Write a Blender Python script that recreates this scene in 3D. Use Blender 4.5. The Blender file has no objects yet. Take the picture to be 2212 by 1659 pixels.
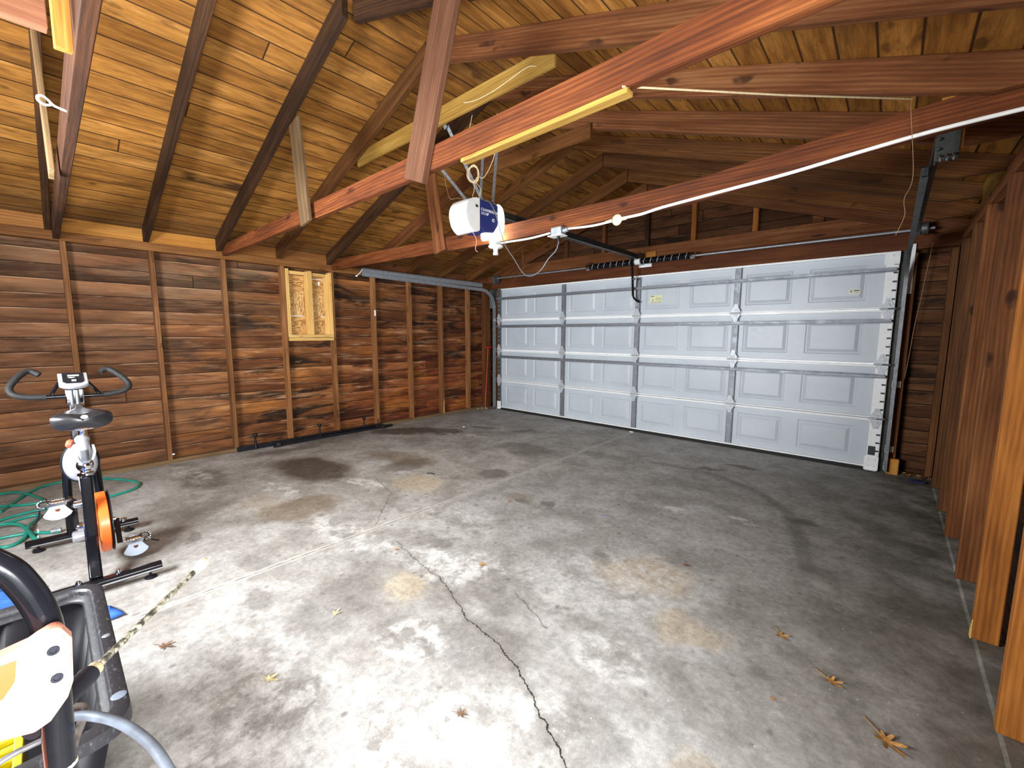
import bpy, bmesh, math, random
import numpy as np
from mathutils import Vector, Matrix, Quaternion, noise as mnoise
random.seed(7)
scn = bpy.context.scene
COL = scn.collection
PI = math.pi
R = math.radians

# ------------------------------------------------------------------ camera
cam_d = bpy.data.cameras.new('camera'); cam = bpy.data.objects.new('camera', cam_d); COL.objects.link(cam)
CAM = Vector((5.2231, -5.4257, 1.3463))
YAW, PITCH, ROLL, FPX = -0.7320, -0.1178, 0.0034, 906.45
_f = Vector((math.sin(YAW)*math.cos(PITCH), math.cos(YAW)*math.cos(PITCH), math.sin(PITCH)))
_r = Vector((math.cos(YAW), -math.sin(YAW), 0)); _u = _r.cross(_f)
_r2 = _r*math.cos(ROLL)+_u*math.sin(ROLL); _u2 = -_r*math.sin(ROLL)+_u*math.cos(ROLL)
Mc = Matrix((( _r2.x,_u2.x,-_f.x,CAM.x),(_r2.y,_u2.y,-_f.y,CAM.y),(_r2.z,_u2.z,-_f.z,CAM.z),(0,0,0,1)))
cam.matrix_world = Mc
cam_d.sensor_fit = 'HORIZONTAL'; cam_d.sensor_width = 36.0; cam_d.lens = FPX/2212*36.0
cam_d.clip_start = 0.02; cam_d.clip_end = 200
scn.camera = cam

# ------------------------------------------------------------------ world, daylight, exposure
scn.view_settings.view_transform = 'Standard'; scn.view_settings.look = 'None'
scn.view_settings.gamma = 1.0; scn.view_settings.use_curve_mapping = False
scn.view_settings.exposure = 0.93
w = bpy.data.worlds.new('world'); scn.world = w; w.use_nodes = True
bg = w.node_tree.nodes['Background']; bg.inputs[0].default_value = (0.86, 0.93, 1.0, 1); bg.inputs[1].default_value = 1.0

def area(name, loc, target, sx, sy, power, col, spread=180):
    l = bpy.data.lights.new(name, 'AREA'); l.shape = 'RECTANGLE'; l.size = sx; l.size_y = sy
    l.energy = power; l.color = col; l.spread = R(spread)
    o = bpy.data.objects.new(name, l); COL.objects.link(o); o.location = loc
    d = (Vector(target)-Vector(loc)).normalized()
    o.rotation_euler = d.to_track_quat('-Z', 'Z').to_euler()
    return o
# daylight through the open service door in the right wall, where the photographer stands
area('doorway_daylight', (5.98, -5.50, 1.10), (2.0, -4.9, 1.0), 1.05, 2.05, 222, (0.93, 0.965, 1.0), 180)
# fill light added behind an unseen, made-up opening in the back wall
area('back_fill_light', (2.75, -6.72, 1.55), (2.75, 0, 1.2), 1.7, .9, 150, (0.95, 0.975, 1.0), 180)

try:
    scn.cycles.max_bounces = 6; scn.cycles.diffuse_bounces = 4; scn.cycles.glossy_bounces = 2; scn.cycles.transmission_bounces = 1
    scn.cycles.use_adaptive_sampling = True; scn.cycles.adaptive_threshold = .05; scn.cycles.caustics_reflective = False; scn.cycles.caustics_refractive = False
    scn.cycles.use_denoising = True; scn.cycles.sample_clamp_indirect = 8
except Exception: pass

# ------------------------------------------------------------------ node helpers
class NT:
    def __init__(s, name):
        s.m = bpy.data.materials.new(name); s.m.use_nodes = True
        s.t = s.m.node_tree; s.t.nodes.clear()
        s.out = s.t.nodes.new('ShaderNodeOutputMaterial')
        s.b = s.t.nodes.new('ShaderNodeBsdfPrincipled'); s.t.links.new(s.b.outputs[0], s.out.inputs[0])
    def n(s, k, **kw):
        x = s.t.nodes.new('ShaderNode'+k)
        for a, v in kw.items(): setattr(x, a, v)
        return x
    def put(s, sock, v):
        if isinstance(v, bpy.types.NodeSocket): s.t.links.new(v, sock)
        elif v is not None:
            if isinstance(v, (tuple, list)) and len(v) == 3 and sock.type == 'RGBA': v = (*v, 1)
            sock.default_value = v
    def math(s, op, a, b=None, c=None, clamp=False):
        x = s.n('Math', operation=op); x.use_clamp = clamp
        s.put(x.inputs[0], a)
        if b is not None: s.put(x.inputs[1], b)
        if c is not None: s.put(x.inputs[2], c)
        return x.outputs[0]
    def vm(s, op, a, b=None, sc=None):
        x = s.n('VectorMath', operation=op); s.put(x.inputs[0], a)
        if b is not None: s.put(x.inputs[1], b)
        if sc is not None: s.put(x.inputs['Scale'], sc)
        return x.outputs['Value'] if op in ('LENGTH', 'DOT_PRODUCT', 'DISTANCE') else x.outputs[0]
    def coord(s, k='Object'): return s.n('TexCoord').outputs[k]
    def sep(s, v): x = s.n('SeparateXYZ'); s.put(x.inputs[0], v); return x.outputs
    def comb(s, a, b, c):
        x = s.n('CombineXYZ'); s.put(x.inputs[0], a); s.put(x.inputs[1], b); s.put(x.inputs[2], c); return x.outputs[0]
    def noise(s, vec, scale=1, det=4, rough=.55, dist=0, col=False):
        x = s.n('TexNoise'); s.put(x.inputs['Vector'], vec); s.put(x.inputs['Scale'], scale)
        s.put(x.inputs['Detail'], det); s.put(x.inputs['Roughness'], rough); s.put(x.inputs['Distortion'], dist)
        return x.outputs['Color' if col else 'Fac']
    def wn(s, v, dim='3D', col=False):
        x = s.n('TexWhiteNoise', noise_dimensions=dim)
        s.put(x.inputs['W' if dim == '1D' else 'Vector'], v); return x.outputs['Color' if col else 'Value']
    def vor(s, vec, scale=1, feat='F1'):
        x = s.n('TexVoronoi', feature=feat); s.put(x.inputs['Vector'], vec); s.put(x.inputs['Scale'], scale); return x.outputs['Distance']
    def ramp(s, fac, stops, interp='LINEAR'):
        x = s.n('ValToRGB'); cr = x.color_ramp; cr.interpolation = interp
        while len(cr.elements) < len(stops): cr.elements.new(0.5)
        for e, (p, c) in zip(cr.elements, stops):
            e.position = p; e.color = (*c, 1) if len(c) == 3 else c
        s.put(x.inputs[0], fac); return x.outputs[0]
    def mr(s, v, a, b, c=0., d=1., sm=False):
        x = s.n('MapRange'); x.clamp = True
        if sm: x.interpolation_type = 'SMOOTHSTEP'
        for i, q in enumerate((v, a, b, c, d)): s.put(x.inputs[i], q)
        return x.outputs[0]
    def mix(s, f, a, b, mode='MIX'):
        x = s.n('Mix', data_type='RGBA', blend_type=mode)
        s.put(x.inputs[0], f); s.put(x.inputs[6], a); s.put(x.inputs[7], b); return x.outputs[2]
    def bump(s, h, st=.3, d=.01, nrm=None):
        x = s.n('Bump'); s.put(x.inputs['Strength'], st); s.put(x.inputs['Distance'], d); s.put(x.inputs['Height'], h)
        if nrm is not None: s.put(x.inputs['Normal'], nrm)
        s.t.links.new(x.outputs[0], s.b.inputs['Normal']); return x.outputs[0]
    def fin(s, col=None, rough=.5, metal=0., spec=.5, **kw):
        s.put(s.b.inputs['Base Color'], col); s.put(s.b.inputs['Roughness'], rough)
        s.put(s.b.inputs['Metallic'], metal); s.put(s.b.inputs['Specular IOR Level'], spec)
        for k, v in kw.items(): s.put(s.b.inputs[k.replace('_', ' ')], v)
        return s.m

def sr(r, g, b):
    f = lambda c: (c/255/12.92) if c/255 <= .04045 else ((c/255+.055)/1.055)**2.4
    return (f(r), f(g), f(b))

MC = {}
def plain(name, col, rough=.5, metal=0., spec=.5, var=.15, sc=20, bumpv=0., **kw):
    """a paint, plastic or metal with faint mottling"""
    if name in MC: return MC[name]
    t = NT(name); c = t.coord()
    n = t.noise(c, sc, 5, .6)
    f = t.mr(n, .3, .7, 1-var, 1+var)
    colr = t.vm('SCALE', tuple(col), sc=f)
    r = t.mr(t.noise(c, sc*.4, 3), .3, .7, max(.02, rough-.08), min(1, rough+.1))
    if bumpv: t.bump(n, bumpv, .003)
    MC[name] = t.fin(colr, r, metal, spec, **kw); return MC[name]

def lumber_mat(name, stops, rough=.75, knots=.5, var=.25, vdark=.35, rings=.35):
    """sawn timber, grain along local X; tone differs from piece to piece"""
    if name in MC: return MC[name]
    t = NT(name); c = t.coord(); rnd = t.n('ObjectInfo').outputs['Random']
    off = t.comb(t.math('MULTIPLY', rnd, 37.), t.math('MULTIPLY', rnd, 11.), t.math('MULTIPLY', rnd, 23.))
    p = t.vm('ADD', c, off)
    g = t.noise(t.vm('MULTIPLY', p, (.9, 17, 17)), 1.6, 8, .62, .25)
    b = t.noise(t.vm('MULTIPLY', p, (1.0, 3.2, 3.2)), 1.3, 3, .5, .3)
    fib = t.noise(t.vm('MULTIPLY', p, (5, 110, 110)), 1.5, 4, .6)
    wob = t.noise(t.vm('MULTIPLY', p, (.8, 5, 5)), 1.0, 2, .5)
    sx = t.sep(p)
    ring = t.math('SINE', t.math('ADD', t.math('MULTIPLY', t.math('ADD', sx[1], sx[2]), 330.), t.math('MULTIPLY', wob, 22.)))
    f = t.math('ADD', t.math('MULTIPLY', g, .58), t.math('ADD', t.math('MULTIPLY', b, .42), t.math('MULTIPLY', ring, .045*rings/.35)))
    col = t.ramp(f, stops)
    tone = t.mr(t.wn(t.math('MULTIPLY', rnd, 91.7), '1D'), 0, 1, 1-var, 1+var)
    col = t.vm('SCALE', col, sc=t.math('MULTIPLY', tone, t.mr(fib, .3, .7, 1-vdark*.5, 1+vdark*.4)))
    if knots:
        kc = t.vm('ADD', t.vm('MULTIPLY', p, (2.6, 8, 8)), t.vm('SCALE', t.noise(p, 9, 2, col=True), sc=.5))
        k = t.vor(kc, 1.0)
        km = t.mr(k, .08, .2, knots, 0, True)
        col = t.mix(km, col, (stops[0][1][0]*.45, stops[0][1][1]*.4, stops[0][1][2]*.4))
    col = t.vm('MULTIPLY', col, (1.0, .98, .76))
    t.bump(t.math('ADD', g, t.math('MULTIPLY', fib, .6)), .35, .004)
    MC[name] = t.fin(col, rough, 0, .25); return MC[name]

def plank_mat(name, ax, width, off, stops, grain='Y', seam=.045, seamcol=(.012, .006, .003), blot=None, tint=None,
              var=.3, knots=.6, rough=.8, pale=0., endlen=2.2, extra=None, scl=1.):
    """boards laid side by side across axis ax, grain along `grain`"""
    t = NT(name); c = t.coord(); s = t.sep(c)
    I = {'X': 0, 'Y': 1, 'Z': 2}
    u = s[I[ax]]; gl = s[I[grain]]
    oth = s[({0, 1, 2}-{I[ax], I[grain]}).pop()]
    wv = t.noise(t.comb(t.math('MULTIPLY', gl, .8), u, 0), 1.0, 2)
    q = t.math('DIVIDE', t.math('ADD', t.math('SUBTRACT', u, off), t.math('MULTIPLY', t.math('SUBTRACT', wv, .5), width*.06)), width)
    idb = t.math('FLOOR', q); fr = t.math('FRACT', q)
    h1 = t.wn(idb, '1D')
    ql = t.math('DIVIDE', t.math('ADD', gl, t.math('MULTIPLY', h1, 9.)), endlen)
    idl = t.math('FLOOR', ql); frl = t.math('FRACT', ql)
    idn = t.math('ADD', t.math('MULTIPLY', idb, 13.37), t.math('MULTIPLY', idl, 5.71))
    h = t.wn(idn, '1D'); hc = t.wn(t.math('ADD', idn, 3.3), '1D')
    p = t.comb(t.math('ADD', gl, t.math('MULTIPLY', h, 31.)), t.math('ADD', u, t.math('MULTIPLY', hc, 17.)), oth)
    g = t.noise(t.vm('MULTIPLY', p, (1.3*scl, 16*scl, 16)), 1.5, 8, .62, 1.0)
    b = t.noise(t.vm('MULTIPLY', p, (1.2, 4., 4.)), 1.2, 4, .55, .6)
    fib = t.noise(t.vm('MULTIPLY', p, (6, 120, 120)), 1.3, 3, .6)
    f = t.math('ADD', t.math('MULTIPLY', g, .55), t.math('MULTIPLY', b, .45))
    f = t.math('ADD', f, t.math('MULTIPLY', t.math('SUBTRACT', h, .5), var*.55))
    col = t.ramp(f, stops)
    col = t.vm('SCALE', col, sc=t.math('MULTIPLY', t.mr(hc, 0, 1, 1-var*.6, 1+var*.5), t.mr(fib, .3, .7, .85, 1.12)))
    if blot:
        # water stains and mildew that run across several boards, drawn out along the grain
        bn = t.noise(t.comb(t.math('MULTIPLY', gl, 1.1), t.math('MULTIPLY', u, 5.), t.math('MULTIPLY', idb, .35)), blot[0], 6, .6, .8)
        bf = t.mr(bn, blot[1], blot[2], 0, blot[3], True)
        if grain == 'Y' and ax == 'Z': bf = t.math('MULTIPLY', bf, t.mr(gl, -5.2, -3.8, .5, 1))
        col = t.mix(bf, col, blot[4])
    if tint:
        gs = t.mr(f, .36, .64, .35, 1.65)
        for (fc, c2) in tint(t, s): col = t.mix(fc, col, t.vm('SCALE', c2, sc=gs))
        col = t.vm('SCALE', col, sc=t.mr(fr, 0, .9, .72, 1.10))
    if knots:
        kc = t.vm('ADD', t.vm('MULTIPLY', p, (2.2, 6, 6)), t.vm('SCALE', t.noise(p, 8, 2, col=True), sc=.45))
        col = t.mix(t.mr(t.vor(kc, 1.), .07, .19, knots, 0, True), col, tuple(x*.4 for x in stops[0][1]))
    if extra: col = extra(t, s, col)
    e = t.math('MINIMUM', fr, t.math('SUBTRACT', 1., fr))
    el = t.math('MULTIPLY', t.math('MINIMUM', frl, t.math('SUBTRACT', 1., frl)), endlen/width)
    e2 = t.math('MINIMUM', e, el)
    sm = t.mr(e2, seam*.35, seam, 1, 0)
    if pale:  # board edges catching light, painted in as pale lines
        ps = t.mr(fr, 1-seam*2.8, 1-seam*1.2, 0, 1)
        ps = t.math('MULTIPLY', ps, t.mr(t.noise(t.comb(t.math('MULTIPLY', gl, 2.), idb, 0), 1.5, 3), .5, .62, 0, pale))
        col = t.mix(ps, col, (.55, .36, .22))
    col = t.mix(sm, col, seamcol)
    ht = t.math('SUBTRACT', t.math('MULTIPLY', g, .25), sm)
    t.bump(ht, .6, .006)
    return t.fin(col, rough, 0, .2)

# ------------------------------------------------------------------ mesh helpers
class MB:
    def __init__(s): s.v = []; s.f = []
    def add(s, vs, fs):
        k = len(s.v); s.v += [Vector(p) for p in vs]; s.f += [tuple(i+k for i in q) for q in fs]; return s
    def box(s, x0, x1, y0, y1, z0, z1):
        return s.add([(x, y, z) for z in (z0, z1) for y in (y0, y1) for x in (x0, x1)],
                     [(0, 2, 3, 1), (4, 5, 7, 6), (0, 1, 5, 4), (2, 6, 7, 3), (0, 4, 6, 2), (1, 3, 7, 5)])
    def obox(s, c, hx, hy, hz, M=None):
        M = M or Matrix.Identity(3); c = Vector(c)
        return s.add([c + M @ Vector((x*hx, y*hy, z*hz)) for z in (-1, 1) for y in (-1, 1) for x in (-1, 1)],
                     [(0, 2, 3, 1), (4, 5, 7, 6), (0, 1, 5, 4), (2, 6, 7, 3), (0, 4, 6, 2), (1, 3, 7, 5)])
    def bar(s, p0, p1, w, h, up=(0, 0, 1)):
        p0 = Vector(p0); p1 = Vector(p1); x = (p1-p0).normalized(); y = Vector(up).cross(x)
        if y.length < 1e-4: y = Vector((0, 1, 0)).cross(x)
        y.normalize(); z = x.cross(y)
        M = Matrix((x, y, z)).transposed()
        return s.obox((p0+p1)/2, (p1-p0).length/2, w/2, h/2, M)
    def prism(s, poly, fn, d0, d1):
        """poly: 2D points; fn(a,b,d) -> 3D"""
        n = len(poly); vs = [fn(a, b, d0) for a, b in poly]+[fn(a, b, d1) for a, b in poly]
        return s.add(vs, [tuple(range(n-1, -1, -1)), tuple(range(n, 2*n))]+[(i, (i+1) % n, n+(i+1) % n, n+i) for i in range(n)])
    def tube(s, pts, r, seg=10, closed=False, caps=True):
        pts = [Vector(p) for p in pts]; n = len(pts)
        rs = r if isinstance(r, (list, tuple)) else [r]*n
        T = []
        for i in range(n):
            a = pts[(i-1) % n] if (closed or i > 0) else pts[i]; b = pts[(i+1) % n] if (closed or i < n-1) else pts[i]
            d = b-a; T.append(d.normalized() if d.length > 1e-9 else Vector((0, 0, 1)))
        u = T[0].orthogonal().normalized(); vs = []
        for i in range(n):
            if i:
                q = T[i-1].rotation_difference(T[i]); u = q @ u
            u = (u - T[i]*u.dot(T[i])).normalized(); w_ = T[i].cross(u)
            vs += [pts[i] + (u*math.cos(2*PI*k/seg)+w_*math.sin(2*PI*k/seg))*rs[i] for k in range(seg)]
        fs = []
        for i in range(n if closed else n-1):
            j = (i+1) % n
            for k in range(seg):
                k2 = (k+1) % seg; fs.append((i*seg+k, i*seg+k2, j*seg+k2, j*seg+k))
        if caps and not closed: fs += [tuple(range(seg-1, -1, -1)), tuple((n-1)*seg+k for k in range(seg))]
        return s.add(vs, fs)
    def cyl(s, p0, p1, r, seg=20, r1=None): return s.tube([p0, p1], [r, r if r1 is None else r1], seg)
    def lathe(s, prof, org, ax=(0, 0, 1), seg=24):
        """prof: (radius, height) pairs"""
        ax = Vector(ax).normalized(); u = ax.orthogonal().normalized(); w_ = ax.cross(u); org = Vector(org)
        vs = []; n = len(prof)
        for r_, h in prof: vs += [org+ax*h+(u*math.cos(2*PI*k/seg)+w_*math.sin(2*PI*k/seg))*max(r_, 1e-5) for k in range(seg)]
        fs = [(i*seg+k, i*seg+(k+1) % seg, (i+1)*seg+(k+1) % seg, (i+1)*seg+k) for i in range(n-1) for k in range(seg)]
        fs += [tuple(range(seg-1, -1, -1)), tuple((n-1)*seg+k for k in range(seg))]
        return s.add(vs, fs)
    def ell(s, c, rx, ry, rz, su=16, sv=10, M=None):
        c = Vector(c); M = M or Matrix.Identity(3); vs = []
        for j in range(1, sv):
            a = PI*j/sv
            vs += [c+M@Vector((rx*math.sin(a)*math.cos(2*PI*i/su), ry*math.sin(a)*math.sin(2*PI*i/su), rz*math.cos(a))) for i in range(su)]
        vs += [c+M@Vector((0, 0, rz)), c+M@Vector((0, 0, -rz))]; t_, b_ = len(vs)-2, len(vs)-1; fs = []
        for j in range(sv-2):
            for i in range(su): i2 = (i+1) % su; fs.append((j*su+i, (j+1)*su+i, (j+1)*su+i2, j*su+i2))
        for i in range(su): i2 = (i+1) % su; fs += [(t_, i, i2), (b_, (sv-2)*su+i2, (sv-2)*su+i)]
        return s.add(vs, fs)
    def grid(s, fn, nu, nv, cu=False, flip=False):
        vs = [fn(i, j) for j in range(nv) for i in range(nu)]; fs = []
        for j in range(nv-1):
            for i in range(nu if cu else nu-1):
                i2 = (i+1) % nu; q = (j*nu+i, j*nu+i2, (j+1)*nu+i2, (j+1)*nu+i); fs.append(q[::-1] if flip else q)
        return s.add(vs, fs)

def smooth(pts, k=6, closed=False):
    """Catmull-Rom through pts"""
    P = [Vector(p) for p in pts]; n = len(P); out = []
    for i in range(n if closed else n-1):
        p0 = P[(i-1) % n] if (closed or i > 0) else P[0]*2-P[1]; p1 = P[i]; p2 = P[(i+1) % n]
        p3 = P[(i+2) % n] if (closed or i+2 < n) else P[-1]*2-P[-2]
        for j in range(k):
            t = j/k
            out.append(.5*((2*p1)+(p2-p0)*t+(2*p0-5*p1+4*p2-p3)*t*t+(3*p1-p0-3*p2+p3)*t**3))
    if not closed: out.append(P[-1].copy())
    return out

def tag(o, label=None, cat=None, group=None, kind=None):
    if label: o['label'] = label
    if cat: o['category'] = cat
    if group: o['group'] = group
    if kind: o['kind'] = kind
    return o
def thing(name, label, cat, loc, group=None, kind=None):
    o = bpy.data.objects.new(name, None); COL.objects.link(o); o.location = loc; o.empty_display_size = .1
    WM[o.name] = Matrix.Translation(Vector(loc)); return tag(o, label, cat, group, kind)
WM = {}
def obj(name, mb, m, parent=None, M=None, bevel=0., sm=True, seg=2, plabel=None, solid=0.):
    """link mb (given in world coordinates) as ONE mesh object; M: its own frame, else the frame of its parent"""
    me = bpy.data.meshes.new(name); mats = [m]; midx = None
    if isinstance(mb, list):        # [(builder, material), ...] become one mesh
        out = MB(); mats = []; midx = []
        for b_, m_ in mb:
            out.add(b_.v, b_.f); mats.append(m_); midx += [len(mats)-1]*len(b_.f)
        mb = out
    if M is not None: W = M.copy()
    elif parent is not None: W = Matrix.Translation(WM[parent.name].translation)
    else:
        xs = [p.x for p in mb.v]; ys = [p.y for p in mb.v]; zs = [p.z for p in mb.v]
        W = Matrix.Translation(((min(xs)+max(xs))/2, (min(ys)+max(ys))/2, min(zs)))
    Wi = W.inverted()
    me.from_pydata([Wi @ p for p in mb.v], [], mb.f); me.update()
    bm = bmesh.new(); bm.from_mesh(me); bmesh.ops.recalc_face_normals(bm, faces=bm.faces); bm.to_mesh(me); bm.free()
    if sm:
        me.polygons.foreach_set('use_smooth', [True]*len(me.polygons)); me.set_sharp_from_angle(angle=R(38))
    for m_ in mats: me.materials.append(m_)
    if midx: me.polygons.foreach_set('material_index', midx)
    o = bpy.data.objects.new(name, me); COL.objects.link(o); WM[o.name] = W
    if parent is not None: o.parent = parent; o.matrix_local = WM[parent.name].inverted() @ W
    else: o.matrix_local = W
    if bevel:
        b = o.modifiers.new('edge', 'BEVEL'); b.width = bevel; b.segments = seg; b.limit_method = 'ANGLE'; b.angle_limit = R(35)
    if solid:
        b = o.modifiers.new('thick', 'SOLIDIFY'); b.thickness = solid; b.offset = 0
    if plabel: o['label'] = plabel
    return o
def frame(p0, p1, up=(0, 0, 1)):
    """matrix at p0 with local X towards p1"""
    p0 = Vector(p0); x = (Vector(p1)-p0).normalized(); y = Vector(up).cross(x)
    if y.length < 1e-4: y = Vector((0, 1, 0)).cross(x)
    y.normalize(); z = x.cross(y)
    M = Matrix((x, y, z)).transposed().to_4x4(); M.translation = p0; return M
def lumber(name, label, cat, p0, p1, w_, h_, m, group=None, up=(0, 0, 1), parent=None, bevel=.003, kind=None):
    mb = MB().bar(p0, p1, w_, h_, up); o = obj(name, mb, m, parent, M=frame(p0, p1, up), bevel=bevel)
    if parent is None: tag(o, label, cat, group, kind)
    return o
def copy_tree(o, parent=None):
    c = o.copy(); COL.objects.link(c); WM[c.name] = WM[o.name]
    if parent is not None:
        c.parent = parent
    for ch in [x for x in o.children]: copy_tree(ch, c)
    return c
def struct(name, mb, m, **kw):
    o = obj(name, mb, m, **kw); o['kind'] = 'structure'; return o

IDENT = Matrix.Identity(4)
# ------------------------------------------------------------------ materials
WALLX = -0.333; XR = 2.68
def lw_tint(t, s):
    # the old stain is redder low down towards the door and greyer high up at the near end
    y, z = s[1], s[2]
    m = t.noise(t.comb(t.math('MULTIPLY', y, .9), t.math('MULTIPLY', z, 3.2), 0), 1.4, 4, .55)
    red = t.math('MULTIPLY', t.mr(y, -3.2, -1.6, .0, 1), t.mr(z, 1.5, .5, .15, 1))
    red = t.math('MULTIPLY', red, t.mr(m, .38, .6, 0.2, .85))
    gry = t.math('MULTIPLY', t.mr(z, .9, 1.9, .15, .95), t.mr(y, -2.6, -4.6, 0.1, 1))
    gry = t.math('MULTIPLY', gry, t.mr(m, .62, .4, 0, .8))
    brn = t.math('MULTIPLY', t.mr(y, -3.6, -5.0, 0, .6), t.mr(m, .35, .6, .6, 1))
    st = t.noise(t.comb(t.math('MULTIPLY', y, 1.0), t.math('MULTIPLY', z, 11.), 2.), 1.6, 7, .66, .5)
    pal = t.math('MULTIPLY', t.mr(st, .56, .70, 0, .8), t.mr(t.math('ABSOLUTE', t.math('SUBTRACT', z, 1.05)), .2, .9, 1, .25))
    org = t.math('MULTIPLY', t.mr(t.noise(t.comb(t.math('MULTIPLY', y, 1.3), t.math('MULTIPLY', z, 4.), 9.), 1.3, 4, .5), .56, .68, 0, .75), t.mr(z, .2, .9, 1, .6))
    return [(red, (.20, .045, .015)), (gry, (.20, .125, .07)), (org, (.33, .12, .022)), (pal, (.44, .27, .15)), (brn, (.150, .072, .036))]
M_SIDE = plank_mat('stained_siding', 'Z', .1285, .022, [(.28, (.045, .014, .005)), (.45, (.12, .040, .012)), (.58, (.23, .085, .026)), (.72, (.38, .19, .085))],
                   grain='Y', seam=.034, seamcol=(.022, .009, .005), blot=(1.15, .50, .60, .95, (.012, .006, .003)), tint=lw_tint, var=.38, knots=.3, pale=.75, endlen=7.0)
M_SIDEF = plank_mat('front_siding', 'Z', .1285, .05, [(.28, (.035, .012, .005)), (.5, (.085, .032, .012)), (.72, (.17, .075, .03))],
                    grain='X', seam=.05, blot=(1.6, .52, .68, .8, (.010, .006, .004)), var=.35, knots=.3, pale=.25, endlen=3.1)
M_SIDER = plank_mat('right_siding', 'Z', .1285, .04, [(.28, (.03, .011, .005)), (.5, (.075, .03, .012)), (.72, (.14, .065, .028))],
                    grain='Y', seam=.05, blot=(1.6, .52, .68, .8, (.010, .006, .004)), var=.35, knots=.3, endlen=3.1)
def deck_extra(t, s, col):
    # one burnt-looking board on the left slope, and dim water marks close to the ridge
    x, y = s[0], s[1]
    n = t.noise(t.comb(t.math('MULTIPLY', y, 1.2), t.math('MULTIPLY', x, 5.), 0), 2., 5, .6)
    a = t.math('MULTIPLY', t.mr(t.math('ABSOLUTE', t.math('SUBTRACT', x, .655)), .045, .07, 1, 0), t.mr(t.math('ABSOLUTE', t.math('SUBTRACT', y, -4.27)), .2, .27, 1, 0))
    a = t.math('MULTIPLY', a, t.mr(n, .35, .5, .35, .95))
    col = t.mix(a, col, (.035, .018, .008))
    dirt = t.noise(t.comb(t.math('MULTIPLY', y, 1.6), t.math('MULTIPLY', x, 9.), 5.), 2.2, 7, .68, .6)
    col = t.mix(t.mr(dirt, .46, .68, 0, .72), col, (.10, .038, .008))
    eav = t.math('MULTIPLY', t.mr(x, .25, -.15, 0, .6), t.mr(n, .35, .6, .3, 1))
    col = t.mix(eav, col, (.16, .085, .035))
    rdg = t.math('MULTIPLY', t.mr(t.math('ABSOLUTE', t.math('SUBTRACT', x, XR+.12)), .1, .5, .7, 0), t.mr(n, .42, .58, 0, 1))
    return t.mix(rdg, col, (.07, .032, .010))
M_DECK = plank_mat('roof_boards', 'X', .1395, .060, [(.26, (.12, .044, .007)), (.42, (.27, .110, .019)), (.56, (.41, .180, .036)), (.74, (.58, .30, .085))],
                   grain='Y', seam=.045, seamcol=(.05, .020, .006), var=.26, knots=.7, endlen=70.0,
                   blot=(1.2, .56, .72, .55, (.10, .042, .012)), extra=deck_extra)
D_ = lumber_mat
M_RAFT_D = D_('rafter_dark', [(.3, (.014, .007, .004)), (.5, (.042, .018, .009)), (.7, (.10, .042, .018))], knots=.4)
M_RAFT = D_('rafter_brown', [(.3, (.05, .018, .006)), (.5, (.12, .045, .013)), (.72, (.23, .105, .035))], knots=.6)
M_RAFT_R = D_('rafter_red', [(.3, (.06, .020, .008)), (.5, (.15, .052, .020)), (.72, (.27, .125, .062))], knots=.8)
M_TIE = D_('tie_red', [(.3, (.035, .009, .003)), (.5, (.12, .031, .009)), (.72, (.25, .082, .026))], knots=.8, vdark=.6, rings=.4)
M_STUD = D_('stud_brown', [(.3, (.10, .038, .015)), (.5, (.24, .10, .042)), (.72, (.46, .235, .12))], knots=.6, var=.3)
M_STUDR = D_('stud_orange', [(.3, (.14, .044, .010)), (.5, (.33, .118, .026)), (.72, (.52, .22, .060))], knots=.7, var=.25)
M_STUDR2 = D_('stud_redbrown', [(.3, (.055, .019, .008)), (.5, (.17, .058, .020)), (.72, (.34, .14, .055))], knots=.9, var=.25)
M_STUDR3 = D_('stud_dark_brown', [(.3, (.045, .017, .007)), (.5, (.11, .042, .015)), (.72, (.20, .088, .035))], knots=.9, var=.2)
M_PLATE = D_('plate_brown', [(.3, (.11, .040, .012)), (.5, (.25, .10, .03)), (.72, (.42, .21, .08))], knots=.5)
M_FRESH = D_('fresh_pine', [(.3, (.48, .26, .09)), (.5, (.68, .42, .17)), (.72, (.82, .60, .31))], knots=.35, var=.12, vdark=.2)
M_ORANGE = D_('orange_board', [(.3, (.32, .12, .025)), (.5, (.50, .22, .05)), (.72, (.66, .36, .12))], knots=.6, var=.1)
M_OLIVE = D_('olive_board', [(.3, (.24, .12, .025)), (.5, (.38, .22, .055)), (.72, (.52, .34, .12))], knots=.5, var=.1)
M_PINK = D_('pink_board', [(.3, (.075, .032, .020)), (.5, (.135, .058, .038)), (.72, (.22, .105, .072))], knots=.2, var=.1)
M_HEAD = D_('header_brown', [(.3, (.05, .015, .006)), (.5, (.12, .035, .012)), (.72, (.20, .070, .026))], knots=.5)
M_GREYWEB = D_('weathered_web', [(.3, (.08, .045, .024)), (.5, (.17, .105, .062)), (.72, (.29, .20, .13))], knots=.2)

def ply_mat(name, vert):
    t = NT(name); c = t.coord(); s = t.sep(c)
    g, a = (s[2], s[0]) if vert else (s[0], s[2])
    n = t.noise(t.comb(t.math('MULTIPLY', g, 1.6), t.math('MULTIPLY', a, 7.), 3.), 2.2, 3, .5, .4)
    r = t.math('SINE', t.math('MULTIPLY', n, 62.))
    col = t.ramp(t.mr(r, -1, 1, 0, 1), [(0, (.30, .13, .035) if not vert else (.34, .17, .06)), (.45, (.55, .30, .09)), (1, (.68, .43, .17) if not vert else (.72, .50, .22))])
    t.bump(r, .15, .003)
    return t.fin(col, .7, 0, .25)
M_PLYH = ply_mat('plywood_dark', False); M_PLYV = ply_mat('plywood_pale', True)

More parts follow.
